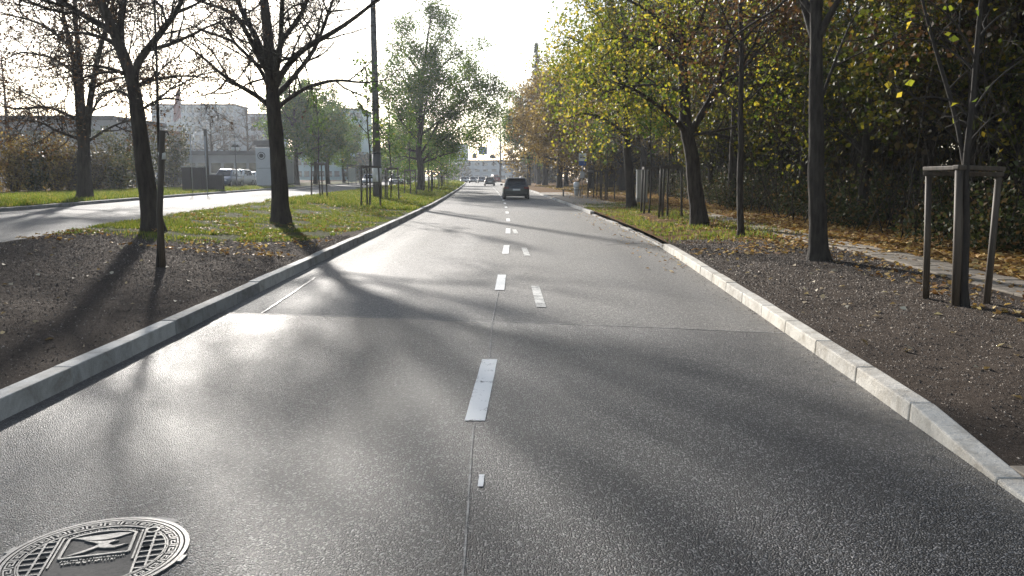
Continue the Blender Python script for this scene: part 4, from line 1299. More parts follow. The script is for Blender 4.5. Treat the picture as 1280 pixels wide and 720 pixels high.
hs = [(-12, 'orange autumn shrub at the left edge of the picture', 'lf_gold', 3.6), (22, 'golden orange shrub in the hedge, next to the left edge', 'lf_gold', 3.0),
      (48, 'dull green shrub in the hedge left of the many stemmed tree', 'lf_wood', 2.9), (74, 'tall yellowish shrub directly left of the many stemmed tree', 'lf_gold', 3.1),
      (96, 'dark shrub behind the many stemmed trunk', 'lf_wood2', 2.9), (122, 'brownish shrub just right of the many stemmed trunk', 'lf_wood2', 2.8), (148, 'low brown-green shrub at the right end of the hedge', 'lf_wood', 2.2)]
for i, (px, lab, mt, h) in enumerate(hs):
    Y = 48 + 1.2 * i
    shrub(lab, px_x(px, Y), Y, 1.15, h, M[mt], 2600, 0.15)
shrub('large grey-green willow-like bush behind the thin stake, near the gate', px_x(212, 72), 72, 2.4, 5.2, M['lf_wood'], 3400, 0.2, None)
shrub('olive green bush left of the leaning tree, behind the hedge', px_x(160, 66), 66, 1.9, 4.2, M['lf_wood'], 2600, 0.2, None)
# fence behind the hedge
fn = root('metal_fence', 'dark metal picket fence running behind the autumn hedge', 'fence', (0, 0, 0))
x0, y0, x1, y1 = px_x(-30, 52), 52.0, px_x(175, 60), 60.0
L = math.hypot(x1 - x0, y1 - y0)
for i in range(6):
    t = i / 5
    x, y = x0 + (x1 - x0) * t, y0 + (y1 - y0) * t
    MB().box((x, y, zg(x, y) + 0.75), (0.08, 0.08, 1.6)).build('post', M['black_metal'], fn)
for z in (0.2, 1.35):
    MB().bar((x0, y0, zg(x0, y0) + z), (x1, y1, zg(x1, y1) + z), 0.04, 0.04).build('rail', M['black_metal'], fn)
pk = None
for i in range(80):
    t = (i + 0.5) / 80
    x, y = x0 + (x1 - x0) * t, y0 + (y1 - y0) * t
    if pk is None:
        pk = MB().box((0, 0, 0), (0.025, 0.025, 1.35)).build('picket', M['black_metal'], fn)
        c = pk
    else:
        c = link(bpy.data.objects.new('picket', pk.data), fn)
    c.location = (x, y, zg(x, y) + 0.76)

# ------------------------------------------------------------------ manhole cover
MHX, MHY, MHR = -1.77, 3.2, 0.375
mh = root('manhole_cover', 'round cast iron manhole cover with a meander border and bird-like emblem', 'manhole cover', (MHX, MHY, 0.0), math.radians(16))
def ring(r0, r1, z0, z1, n=96):
    m = MB(); vs = []
    for k in range(n):
        a = 2 * math.pi * k / n
        c, s_ = math.cos(a), math.sin(a)
        vs += [(r0 * c, r0 * s_, z0), (r1 * c, r1 * s_, z0), (r1 * c, r1 * s_, z1), (r0 * c, r0 * s_, z1)]
    fs = []
    for k in range(n):
        a, b = 4 * k, 4 * ((k + 1) % n)
        for j in range(4):
            fs.append((a + j, a + (j + 1) % 4, b + (j + 1) % 4, b + j))
    return m.add(vs, fs)
R = MHR
ring(R * 0.955, R, -0.02, 0.012).build('outer_frame', M['iron'], mh, bevel=0)
disc = MB().prism([(R * 0.935 * math.cos(2 * math.pi * k / 96), R * 0.935 * math.sin(2 * math.pi * k / 96)) for k in range(96)], -0.02, 0.0065)
disc.build('cover_plate', M['iron_dark'], mh)
MB().prism([(R * 0.955 * math.cos(2 * math.pi * k / 96), R * 0.955 * math.sin(2 * math.pi * k / 96)) for k in range(96)], -0.02, 0.0045).build('groove', M['hole'], mh)
ring(R * 0.9, R * 0.935, 0.002, 0.0125).build('rim', M['iron'], mh)
ring(R * 0.735, R * 0.752, 0.002, 0.012).build('rim', M['iron'], mh)
# lugs on the frame
for a in (-0.35, 2.75, 4.3):
    MB().box((R * 1.01 * math.cos(a), R * 1.01 * math.sin(a), 0.004), (0.03, 0.06, 0.014), a).build('lug', M['iron'], mh, bevel=0.003)
# meander: square spirals mapped on the ring
mb = MB()
NU = 27
def pol(u, v):   # u along, v across 0..1
    a = -u * 2 * math.pi / NU
    r = R * (0.762 + 0.128 * v)
    return (r * math.cos(a), r * math.sin(a))
def strip(path, w):
    for (a, b) in zip(path[:-1], path[1:]):
        (u0, v0), (u1, v1) = a, b
        hw, hv = w, w * 0.55 / 0.5
        if abs(u1 - u0) > abs(v1 - v0):
            lo, hi = min(u0, u1) - hw, max(u0, u1) + hw
            q = [(lo, v0 - hv), (hi, v0 - hv), (hi, v0 + hv), (lo, v0 + hv)]
        else:
            lo, hi = min(v0, v1) + hv, max(v0, v1) - hv
            q = [(u0 - hw, lo), (u0 + hw, lo), (u0 + hw, hi), (u0 - hw, hi)]
        mb.prism([pol(*p) for p in q], 0.004, 0.0118)
for k in range(NU):
    strip([(k + 0.0, 0.12), (k + 0.0, 0.9), (k + 0.78, 0.9), (k + 0.78, 0.34), (k + 0.3, 0.34), (k + 0.3, 0.62), (k + 0.52, 0.62)], 0.06)
    strip([(k + 0.0, 0.06), (k + 0.96, 0.06)], 0.045)
tag(mb.build('meander_border', M['iron'], mh), kind='stuff')
# shield panel and emblem
def outline(poly, w, z0, z1, name, mat='iron'):
    m = MB()
    n = len(poly)
    for i in range(n):
        a, b = Vector((*poly[i], 0)), Vector((*poly[(i + 1) % n], 0))
        m.bar(a + Vector((0, 0, (z0 + z1) / 2)), b + Vector((0, 0, (z0 + z1) / 2 + 1e-5 * i)), w, z1 - z0)
    return m.build(name, M[mat], mh)
top_arc = [(0.135 - 0.27 * t, 0.2 + 0.035 * math.sin(math.pi * t) - 0.012 * (abs(t - 0.5) > 0.46)) for t in np.linspace(0, 1, 9)]
shield = [(-0.135, -0.005), (0.135, -0.005)] + top_arc
outline(shield, 0.012, 0.004, 0.0135, 'shield_frame')
up_l = [(-0.118, 0.19), (-0.06, 0.198), (0.0, 0.2), (0.06, 0.205), (0.12, 0.19), (0.06, 0.155), (0.02, 0.145), (-0.03, 0.15), (-0.08, 0.17)]
MB().prism(up_l, 0.004, 0.0115).build('emblem_field', M['iron'], mh)
fig = [(-0.12, 0.006), (-0.06, 0.045), (-0.02, 0.075), (0.0, 0.1), (-0.03, 0.125), (-0.07, 0.155), (-0.02, 0.135), (0.02, 0.125), (0.05, 0.128), (0.075, 0.12), (0.045, 0.105), (0.04, 0.09), (0.06, 0.068), (0.12, 0.075), (0.07, 0.048), (0.03, 0.055), (0.0, 0.068), (-0.05, 0.03)]
MB().prism(fig, 0.004, 0.0135).build('emblem', M['iron'], mh)
# side grids
for sgn in (-1, 1):
    xa, xb = 0.175, 0.275
    for xx in (0.175, 0.222):
        hh = math.sqrt((R * 0.74) ** 2 - xx ** 2)
        MB().box((sgn * xx, 0, 0.0085), (0.009, 2 * hh, 0.009)).build('rib', M['iron'], mh)
    for yy in np.arange(-0.175, 0.19, 0.05):
        xe = math.sqrt(max(0.0, (R * 0.74) ** 2 - yy ** 2))
        if xe > 0.19:
            MB().box((sgn * (0.18 + xe) / 2, yy, 0.008), (xe - 0.18, 0.008, 0.009)).build('rib', M['iron'], mh)
    MB().tube([(sgn * 0.2, 0.025, 0.0), (sgn * 0.2, 0.025, 0.0135)], 0.013, 16).build('lifting_hole', M['hole'], mh)
# oval key hole
kx, ky = R * 0.74 * math.cos(0.75), R * 0.74 * math.sin(0.75)
rg = ring(0.02, 0.031, 0.004, 0.0145, 32); rg.v = [(v[0] + kx, v[1] + ky, v[2]) for v in rg.v]
rg.build('key_hole_ring', M['iron'], mh)
MB().tube([(kx, ky, 0.0), (kx, ky, 0.0128)], 0.02, 20).build('key_hole', M['hole'], mh)
# worn, no longer legible raised lettering: arc above, two lines below
mb = MB(); rl = random.Random(3)
for k in range(30):
    a = math.radians(128 - k * 2.6)
    r = R * 0.675
    c = Vector((r * math.cos(a), r * math.sin(a), 0.009))
    for j in range(2):
        mb.box(c + Vector((rl.uniform(-0.002, 0.002), rl.uniform(-0.003, 0.003), j * 0.0002)), (rl.choice([0.003, 0.008]), rl.choice([0.003, 0.011]), 0.006), a - math.pi / 2)
for (yy, x0_, x1_, s_) in ((-0.035, -0.12, 0.12, 0.010), (-0.06, -0.11, 0.09, 0.012)):
    xx = x0_
    while xx < x1_:
        w = rl.uniform(0.006, 0.011)
        for j in range(2):
            mb.box((xx + rl.uniform(0, 0.003), yy + rl.choice([-0.4, 0, 0.4]) * s_, 0.009 + j * 0.0002), (rl.choice([0.0035, w]), rl.choice([0.004, s_]), 0.006))
        xx += w + 0.003
tag(mb.build('worn_lettering', M['iron'], mh), kind='stuff')
outline([(-0.16, -0.08), (-0.16, 0.21)], 0.008, 0.004, 0.0118, 'rib')
outline([(0.16, -0.08), (0.16, 0.21)], 0.008, 0.004, 0.0118, 'rib')
# concrete smear round the frame
ribbon('mortar_smear', [(MHX - 0.02, MHY + 0.384), (MHX + 0.08, MHY + 0.384), (MHX + 0.15, MHY + 0.36), (MHX + 0.21, MHY + 0.33)], 0.035, 0.0065, M['dust'], road, 0.01, 0.02, 0.8)

# ------------------------------------------------------------------ tall mast on the median
YM = 47.0
xm = px_x(473, YM)
mt = root('lighting_mast', 'tall dark round mast with pale posters round its foot on the median', 'mast', (xm, YM, zg(xm, YM)))
MB().tube([(0, 0, -0.3), (0, 0, 2.6)], [0.27, 0.25], 20).build('sleeve', M['pole'], mt, True)
MB().tube([(0, 0, 2.6), (0, 0, 5), (-0.02, 0, 14.5)], [0.235, 0.2, 0.13], 20).build('shaft', M['pole'], mt, True)
MB().tube([(0, 0, 0.95), (0, 0, 1.75)], 0.268, 20).build('poster', M['paper'], mt, True)
MB().box((0.1, -0.25, 1.2), (0.22, 0.06, 0.36)).build('notice', M['white'], mt)
MB().tube([(0, 0, 5.0), (0, 0, 5.12)], 0.215, 20).build('clamp_band', M['black_metal'], mt, True)
MB().tube([(0, 0, 2.55), (0, 0, 2.66)], 0.262, 20).build('clamp_band', M['black_metal'], mt, True)
MB().tube([(-0.02, 0, 14.4), (0.9, -0.1, 14.8), (2.2, -0.2, 14.9)], 0.04, 8).build('arm', M['pole'], mt, True)
MB().box((2.5, -0.22, 14.88), (0.7, 0.3, 0.12)).build('lamp_head', M['pole'], mt, bevel=0.03)

# ------------------------------------------------------------------ cars
def car(name, label, x, y, rz, mat, L=4.3, Wd=1.78, H=1.46, kind='hatch', z=0.0, group=None):
    t = root(name, label, 'car', (x, y, z), rz, group)
    w = Wd / 2
    hl = L / 2
    belt = H * 0.62
    # stations along length: (y, half width, z bottom, z top)
    if kind == 'hatch':
        stn = [(-hl, w * 0.8, 0.38, 0.72), (-hl + 0.06, w * 0.93, 0.27, belt * 0.98), (-hl + 0.35, w * 0.985, 0.22, belt), (-hl * 0.3, w, 0.2, belt * 0.99), (hl * 0.3, w, 0.2, belt * 0.97), (hl * 0.55, w * 0.99, 0.2, belt * 0.93), (hl - 0.3, w * 0.95, 0.22, belt * 0.78), (hl - 0.06, w * 0.85, 0.26, belt * 0.66), (hl, w * 0.7, 0.34, belt * 0.55)]
        gy = (-hl + 0.12, -hl + 0.62, hl * 0.12, hl * 0.5)
    else:
        stn = [(-hl, w * 0.8, 0.38, 0.72), (-hl + 0.08, w * 0.93, 0.27, belt * 0.93), (-hl + 0.5, w * 0.985, 0.22, belt * 0.98), (-hl * 0.3, w, 0.2, belt), (hl * 0.3, w, 0.2, belt * 0.97), (hl * 0.55, w * 0.99, 0.2, belt * 0.93), (hl - 0.3, w * 0.95, 0.22, belt * 0.78), (hl - 0.06, w * 0.85, 0.26, belt * 0.66), (hl, w * 0.7, 0.34, belt * 0.55)]
        gy = (-hl + 0.55, -hl + 1.15, hl * 0.1, hl * 0.5)
    prof = [(0.0, 0.0), (0.8, 0.0), (0.94, 0.08), (1.0, 0.3), (1.0, 0.62), (0.965, 0.9), (0.86, 1.0), (0.0, 1.02)]
    vs, fs = [], []
    pr = prof + [(-a, b) for a, b in prof[-2:0:-1]]
    n = len(pr)
    for (yy, ww, zb, zt) in stn:
        for a, b in pr:
            vs.append((a * ww, yy, zb + b * (zt - zb)))
    for i in range(len(stn) - 1):
        for k in range(n):
            k2 = (k + 1) % n
            fs.append((i * n + k, i * n + k2, (i + 1) * n + k2, (i + 1) * n + k))
    fs.append(tuple(range(n))[::-1]); fs.append(tuple((len(stn) - 1) * n + k for k in range(n)))
    body = MB().add(vs, fs).build('body', mat, t, True)
    # cabin shell
    a0, a1, a2, a3 = gy
    wb, wt = w * 0.9, w * 0.7
    zb = belt * 0.95
    cb = [(-wb, a0, zb), (wb, a0, zb), (wb, a3, zb * 0.96), (-wb, a3, zb * 0.96), (-wt, a1, H - 0.05), (wt, a1, H - 0.05), (wt, a2, H - 0.04), (-wt, a2, H - 0.04)]
    MB().hexa(cb).build('cabin', mat, t, True, bevel=0.07, seg=3)
    MB().hexa([(-wt * 0.95, a1 - 0.02, H - 0.04), (wt * 0.95, a1 - 0.02, H - 0.04), (wt * 0.95, a2, H - 0.03), (-wt * 0.95, a2, H - 0.03), (-wt * 0.8, a1 + 0.1, H), (wt * 0.8, a1 + 0.1, H), (wt * 0.8, a2 - 0.1, H), (-wt * 0.8, a2 - 0.1, H)]).build('roof', mat, t, True, bevel=0.02)
    C8 = [Vector(v) for v in cb]
    def pane(i0, i1, i2, i3, m0, m1, m2, m3, nm, out):
        def bl(u, v):
            return (C8[i0] * (1 - u) + C8[i1] * u) * (1 - v) + (C8[i3] * (1 - u) + C8[i2] * u) * v
        q = [bl(m0, m2), bl(m1, m2), bl(m1, m3), bl(m0, m3)]
        nrm = (q[1] - q[0]).cross(q[3] - q[0]).normalized()
        if nrm.dot(Vector(out)) < 0: nrm = -nrm
        MB().hexa([p - nrm * 0.01 for p in q] + [p + nrm * 0.008 for p in q]).build(nm, M['car_glass'], t)
    pane(0, 1, 5, 4, 0.07, 0.93, 0.14, 0.86, 'rear_window', (0, -1, 0.3))
    pane(3, 2, 6, 7, 0.06, 0.94, 0.1, 0.9, 'windscreen', (0, 1, 0.3))
    for (i0, i1, i2, i3, ox) in ((0, 3, 7, 4, -1), (1, 2, 6, 5, 1)):
        pane(i0, i1, i2, i3, 0.12, 0.47, 0.14, 0.86, 'side_window', (ox, 0, 0.2))
        pane(i0, i1, i2, i3, 0.51, 0.86, 0.14, 0.86, 'side_window', (ox, 0, 0.2))
    for yy in (-hl + 0.78, hl - 0.85):
        for sx in (-1, 1):
            wh = link(bpy.data.objects.new('wheel', None), t); wh.location = (sx * (w - 0.11), yy, 0.31)
            MB().tube([(-0.105, 0, 0), (-0.085, 0, 0), (0.085, 0, 0), (0.105, 0, 0)], [0.27, 0.31, 0.31, 0.27], 24).build('tyre', M['rubber'], wh, True)
            MB().tube([(sx * 0.09, 0, 0), (sx * 0.115, 0, 0)], [0.19, 0.17], 16).build('rim', M['steel'], wh)
    for sx in (-1, 1):
        MB().box((sx * w * 0.74, -hl + 0.045, belt * 0.86), (w * 0.36, 0.1, 0.16)).build('tail_light', M['tail'], t, bevel=0.015)
        MB().box((sx * w * 0.66, hl - 0.09, belt * 0.6), (w * 0.34, 0.12, 0.12)).build('headlight', M['lamp_lens'], t, bevel=0.015)
        MB().box((sx * (w + 0.07), a3 - 0.42, belt + 0.06), (0.16, 0.1, 0.13)).build('mirror', mat, t, bevel=0.02)
        MB().bar((sx * wt * 0.92, a1 + 0.1, H + 0.01), (sx * wt * 0.92, a2 - 0.1, H + 0.015), 0.035, 0.035).build('roof_rail', M['black_metal'], t)
    MB().box((0, -hl - 0.005, belt * 0.72), (0.52, 0.03, 0.115)).build('number_plate', M['white'], t)
    MB().box((0, hl + 0.0, 0.45), (0.52, 0.03, 0.11)).build('number_plate', M['white'], t)
    MB().box((0, -hl - 0.005, 0.37), (w * 1.55, 0.1, 0.2)).build('bumper', M['black_metal'], t, bevel=0.03)
    MB().box((0, hl - 0.02, 0.36), (w * 1.3, 0.1, 0.17)).build('grille', M['black_metal'], t, bevel=0.02)
    MB().box((0, a1 - 0.12, H - 0.06), (wt * 1.6, 0.26, 0.035)).build('spoiler', mat, t, bevel=0.012) if kind == 'hatch' else None
    return t
car('car', 'black estate car driving away ahead in the right lane', 0.25, 57.5, math.radians(1.5), M['car_black'], 4.3, 1.84, 1.5)
FG = 'distant cars waiting at the junction'
for (px, Y, mname, lab, kd, rz) in [(612, 135, 'car_grey', 'dark car driving away well ahead of the black car', 'hatch', 4), (602, 190, 'car_blue', 'right one of the three dark cars side by side at the junction', 'sedan', 5),
                                   (591.5, 188, 'car_black', 'middle one of the three dark cars side by side at the junction', 'sedan', 184), (580, 190, 'car_grey', 'left one of the three dark cars side by side at the junction', 'hatch', 184),
                                   (584, 215, 'car_silver', 'pale car behind the left and middle dark cars at the junction', 'hatch', 184), (595, 222, 'car_white', 'white car behind the middle dark car at the junction', 'hatch', 184),
                                   (605, 228, 'car_silver', 'silver car behind the right dark car at the junction', 'hatch', 184), (618, 200, 'car_red', 'dull red van-like car beside the far right trees', 'hatch', 20)]:
    car('car', lab, px_x(px, Y), Y, math.radians(rz), M[mname], 4.2, 1.75, 1.45 if 'red' not in mname else 1.9, kd, 0.0, FG)
PG = 'cars parked in the forecourt on the left'
for (px, Y, mname, lab, kd, rz) in [(302, 80, 'car_silver', 'large silver parked car under the double lantern', 'hatch', 176), (287, 74, 'car_blue', 'dark blue parked car in front of the large silver one', 'hatch', 178),
                                   (317, 84, 'car_white', 'white parked car right of the double lantern', 'sedan', 177), (329, 88, 'car_grey', 'grey parked car beside the pale pylon sign', 'hatch', 178),
                                   (222, 76, 'car_grey', 'grey parked car seen behind the gate pillar, left of it', 'hatch', 110), (208, 79, 'car_silver', 'silver parked car behind the thin stake', 'hatch', 110),
                                   (163, 74, 'car_silver', 'silver parked car behind the leaning tree', 'hatch', 100), (4, 56, 'car_white', 'white parked car at the left edge behind the hedge', 'hatch', 95)]:
    x = px_x(px, Y)
    car('car', lab, x, Y, math.radians(rz), M[mname], 4.2, 1.76, 1.42 if 'large' not in lab else 1.62, kd, zg(x, Y), PG)
car('car', 'dark car on the left carriageway, seen past the right side of the mast', px_x(498, 100), 100, math.radians(183), M['car_black'], 4.3, 1.8, 1.45, 'hatch', Z2)
car('car', 'light car on the left carriageway, glimpsed through the stake frame by the mast', px_x(464, 106), 106, math.radians(183), M['car_silver'], 4.3, 1.8, 1.45, 'hatch', Z2)

# ------------------------------------------------------------------ bus stop
YB = 61.0
xb = px_x(727, YB)
bsn = root('bus_stop_sign', 'bus stop pole with a white and blue sign showing a bus', 'sign', (xb, YB, zg(xb, YB)))
MB().tube([(0, 0, -0.2), (0, 0, 3.3)], 0.035, 12).build('pole', M['steel'], bsn, True)
MB().box((0, -0.045, 2.86), (0.56, 0.03, 0.56)).build('sign_board', M['white'], bsn, bevel=0.006)
MB().box((0, -0.045, 2.4), (0.56, 0.03, 0.34)).build('stop_name_board', M['blue'], bsn, bevel=0.006)
MB().box((0, -0.064, 2.9), (0.4, 0.006, 0.17)).box((-0.12, -0.064, 2.79), (0.08, 0.006, 0.06)).box((0.12, -0.064, 2.79), (0.08, 0.006, 0.06)).build('bus_symbol', M['black'], bsn)
for k in range(4):
    MB().box((-0.14 + 0.093 * k, -0.069, 2.925), (0.07, 0.006, 0.07)).build('bus_symbol_window', M['white'], bsn)
MB().box((0, -0.05, 1.55), (0.34, 0.03, 0.48)).build('timetable', M['grey_panel'], bsn)
bn = root('bench', 'low dark bench beside the bus stop pole', 'bench', (px_x(714, 58), 58, 0.15), 0.1)
for k in range(3):
    MB().box((0, -0.14 + 0.14 * k, 0.46), (1.5, 0.11, 0.04)).build('seat_slat', M['stake'], bn)
for sx in (-0.6, 0.6):
    MB().box((sx, 0, 0.215), (0.06, 0.36, 0.47)).build('leg', M['black_metal'], bn)
bi = root('litter_bin', 'pale litter bin beside the bus stop bench', 'litter bin', (px_x(720, 60), 60, 0.15))
MB().tube([(0, 0, 0), (0, 0, 0.08), (0, 0, 0.62)], [0.12, 0.16, 0.2], 16).build('bucket', M['cabinet'], bi, True)
MB().tube([(0, 0, 0.62), (0, 0, 0.7), (0, 0, 0.95), (0, 0, 1.0)], [0.215, 0.215, 0.215, 0.14], 16).build('hood', M['white'], bi, True)
YC = 44.0
xc = px_x(801, YC)
cb_ = root('utility_cabinet', 'pale grey upright utility cabinet behind the linden trunk on the right', 'cabinet', (xc, YC, zg(xc, YC)))
MB().box((0, 0, 0.08), (0.62, 0.4, 0.3)).build('plinth', M['concrete'], cb_)
MB().box((0, 0, 0.98), (0.58, 0.36, 1.48)).build('housing', M['cabinet'], cb_, bevel=0.015)
MB().box((0, 0, 1.75), (0.64, 0.42, 0.06)).build('lid', M['cabinet'], cb_)
MB().box((0, -0.186, 0.98), (0.5, 0.012, 1.36)).build('door', M['cabinet'], cb_)

# ------------------------------------------------------------------ gate, pylon, lanterns, poles, flag on the left
def pillar(label, px, Y, w, h):
    x = px_x(px, Y)
    t = root('gate_pillar', label, 'pillar', (x, Y, zg(x, Y)), 0, 'dark brick gate pillars')
    MB().box((0, 0, h / 2 - 0.1), (w, w, h + 0.1)).build('shaft', M['brick_wall'], t)
    MB().box((0, 0, h + 0.03), (w + 0.1, w + 0.1, 0.09)).build('cap', M['concrete'], t, bevel=0.02)
pillar('dark brick gate pillar next to the thin stake, left of the gap', 238.5, 57, 0.6, 1.65)
pillar('dark brick gate pillar adjoining the low wall', 252, 57, 0.75, 1.65)
bw = root('low_wall', 'low dark brick wall right of the gate pillars', 'wall', (px_x(271, 57.5), 57.5, zg(px_x(271, 57.5), 57.5)))
MB().box((0, 0, 0.5), (1.3, 0.4, 1.15)).build('wall', M['brick_wall'], bw)
MB().box((0, 0, 1.1), (1.36, 0.46, 0.06)).build('coping', M['roof_dark'], bw)
gt = root('metal_gate', 'dark low metal gate between the leaning tree and the brick pillars', 'gate', (px_x(222, 58), 58, zg(px_x(222, 58), 58)))
for z in (0.25, 0.9, 1.15):
    MB().box((0, 0, z), (1.7, 0.05, 0.05)).build('rail', M['black_metal'], gt)
for k in range(9):
    MB().box((-0.84 + 0.21 * k, 0, 0.65), (0.03, 0.03, 1.1)).build('bar', M['black_metal'], gt)
for (px, lab) in ((244, 'thin steel sign post in front of the left gate pillar'), (262, 'thin steel sign post in front of the right gate pillar')):
    x = px_x(px, 50)
    t = root('sign_post', lab, 'post', (x, 50, zg(x, 50)), 0, 'thin sign posts by the gate')
    MB().tube([(0, 0, -0.1), (0, 0, 3.6)], 0.035, 8).build('pole', M['steel'], t, True)
    MB().box((0, 0.045, 3.35), (0.05, 0.02, 0.5)).build('sign_edge', M['grey_panel'], t)
x = px_x(263, 70)
cp = root('camera_pole', 'thick dark pole with a small arm at its top behind the gate', 'pole', (x, 70, zg(x, 70)))
MB().tube([(0, 0, -0.2), (0, 0, 5.0)], [0.17, 0.14], 12).build('shaft', M['stake_dark'], cp, True)
MB().bar((0, 0, 4.85), (0.45, -0.1, 4.9), 0.06).build('arm', M['black_metal'], cp)
MB().box((0.5, -0.15, 4.82), (0.14, 0.3, 0.14)).build('camera_housing', M['grey_panel'], cp, bevel=0.02)
x = px_x(299, 72)
ln = root('street_lantern', 'old-fashioned double street lantern in front of the parked cars', 'street lamp', (x, 72, zg(x, 72)))
MB().tube([(0, 0, -0.1), (0, 0, 0.5), (0, 0, 0.55), (0, 0, 4.3)], [0.11, 0.1, 0.06, 0.04], 12).build('post', M['black_metal'], ln, True)
MB().bar((-0.24, 0, 3.72), (0.24, 0, 3.72), 0.05).build('crossarm', M['black_metal'], ln)
for sx in (-0.2, 0.2):
    MB().tube([(sx, 0, 3.2), (sx, 0, 3.3), (sx, 0, 3.5), (sx, 0, 3.55)], [0.07, 0.15, 0.16, 0.08], 14).build('lamp_globe', M['white'], ln, True)
    MB().tube([(sx, 0, 3.55), (sx, 0, 3.62), (sx, 0, 3.78)], [0.19, 0.16, 0.03], 14).build('lamp_hood', M['black_metal'], ln, True)
MB().tube([(0, 0, 4.3), (0, 0, 4.45), (0, 0, 4.6)], [0.07, 0.07, 0.01], 10).build('finial', M['black_metal'], ln, True)
x = px_x(336, 76)
py_ = root('pylon_sign', 'tall pale pylon sign with a round dark badge, partly behind the bare tree', 'sign', (x, 76, zg(x, 76)), 0.15)
MB().box((0, 0, 0.05), (1.9, 0.6, 0.3)).build('plinth', M['concrete'], py_)
MB().box((0, 0, 1.9), (1.75, 0.4, 3.5)).build('panel', M['grey_panel'], py_, bevel=0.03)
MB().tube([(-0.35, -0.2, 2.9), (-0.35, -0.23, 2.9)], 0.36, 28).build('badge', M['black'], py_)
MB().tube([(-0.35, -0.23, 2.9), (-0.35, -0.245, 2.9)], 0.29, 28).build('badge_ring', M['grey_panel'], py_)
MB().tube([(-0.35, -0.245, 2.9), (-0.35, -0.26, 2.9)], 0.2, 28).build('badge_centre', M['black'], py_)
MB().box((0, -0.204, 1.75), (1.7, 0.01, 0.03)).build('panel_joint', M['black'], py_)
x = px_x(235, 85)
fl = root('flagpole', 'white flagpole with a hanging reddish flag above the parked cars', 'flagpole', (x, 85, zg(x, 85)))
MB().tube([(0, 0, -0.1), (0, 0, 10.2)], [0.06, 0.035], 10).build('pole', M['white'], fl, True)
vs, fs = [], []
for i in range(13):
    for j in range(7):
        u, v = i / 12, j / 6
        vs.append((-0.05 - 0.95 * v * (0.45 + 0.35 * u), 0.22 * math.sin(v * 9 + u * 3) * v, 10.0 - 3.0 * u - 0.5 * v))
for i in range(12):
    for j in range(6):
        fs.append((i * 7 + j, i * 7 + j + 1, i * 7 + j + 8, i * 7 + j + 7))
MB().add(vs, fs).build('flag', M['flag'], fl, True)
x = px_x(442, 112)
ad = root('advertising_pillar', 'glass bus shelter with a pale poster panel beyond the green trees on the left', 'bus shelter', (x, 112, zg(x, 112)))
for sx in (-0.55, 0.55):
    for sy in (0, 2.6):
        MB().box((sx * 1.0, sy, 1.3), (0.09, 0.09, 2.7)).build('post', M['black_metal'], ad)
MB().box((0, 1.3, 2.68), (1.5, 3.2, 0.12)).build('roof', M['black_metal'], ad)
MB().box((0, 0, 1.35), (1.0, 0.06, 1.9)).build('poster_panel', M['paper'], ad)
MB().box((-0.55, 1.3, 1.4), (0.03, 2.4, 1.9)).build('glass_wall', M['glass'], ad)

# ------------------------------------------------------------------ buildings far behind
def block(name, label, x0, x1, y, H, depth, mat, storeys, cols, win=(1.5, 1.4), z=0.6, roof='roof_dark', rz=0.0, cat='building'):
    w = abs(x1 - x0)
    t = root(name, label, cat, ((x0 + x1) / 2, y, z), rz)
    MB().box((0, depth / 2, H / 2 - 0.5), (w, depth, H + 1.0)).build('wall', M[mat], t)
    MB().box((0, depth / 2, H + 0.2), (w + 0.5, depth + 0.5, 0.5)).build('roof', M[roof], t)
    sh = H / storeys
    wm = None; sm = None
    for s in range(storeys):
        for c in range(cols):
            X = -w / 2 + (c + 0.5) * w / cols
            Z = (s + 0.55) * sh
            if wm is None:
                wm = MB().box((0, 0, 0), (win[0], 0.1, win[1])).build('window', M['glass'], t); o = wm
                sm = MB().box((0, -0.08, -win[1] / 2 - 0.06), (win[0] + 0.2, 0.25, 0.1)).build('sill', M['concrete'], wm); q = sm
            else:
                o = link(bpy.data.objects.new('window', wm.data), t)
                q = link(bpy.data.objects.new('sill', sm.data), o)
            o.location = (X, -0.03, Z)
    return t
D = 240.0
block('apartment_block', 'long pale blue apartment block in the haze behind the flagpole', px_x(198, D), px_x(300, D), D, 21.5, 12, 'facade_blue', 8, 12, (1.3, 1.4))
block('apartment_block', 'lower pale apartment block adjoining the long blue one on its right', px_x(301, 250), px_x(352, 250), 250, 19.5, 12, 'facade_blue', 7, 6, (1.3, 1.4))
block('apartment_block', 'teal apartment block in the haze behind the green trees and the mast', px_x(372, 200), px_x(456, 200), 200, 17.0, 14, 'facade_teal', 6, 9, (1.3, 1.3))
block('office_building', 'pale hazy building closing the end of the road', px_x(560, 330), px_x(665, 330), 330, 7.6, 14, 'facade_blue', 3, 10, (2.0, 0.9), 0.0)
block('tower_block', 'taller grey-blue block left of the gap at the end of the road', px_x(562, 350), px_x(584, 350), 350, 15.0, 14, 'facade_blue', 5, 3, (1.4, 1.4), 0.0)
block('showroom', 'low flat grey showroom behind the parked cars', px_x(235, 100), px_x(345, 100), 100, 3.6, 10, 'facade_grey', 1, 7, (1.2, 1.2))
block('showroom_tower', 'dark cubic block at the right end of the low showroom', px_x(325, 98), px_x(345, 98), 98, 4.8, 4, 'roof_dark', 1, 1, (0.6, 0.6))
block('warehouse', 'long low grey building behind the autumn hedge', px_x(-30, 95), px_x(150, 95), 95, 7.5, 14, 'facade_grey', 2, 12, (1.4, 0.9))
block('villa', 'grey walled house behind the bushes left of the leaning tree', px_x(140, 130), px_x(205, 130), 130, 8.0, 10, 'facade_grey', 2, 4, (1.2, 1.4), roof='roof_red')
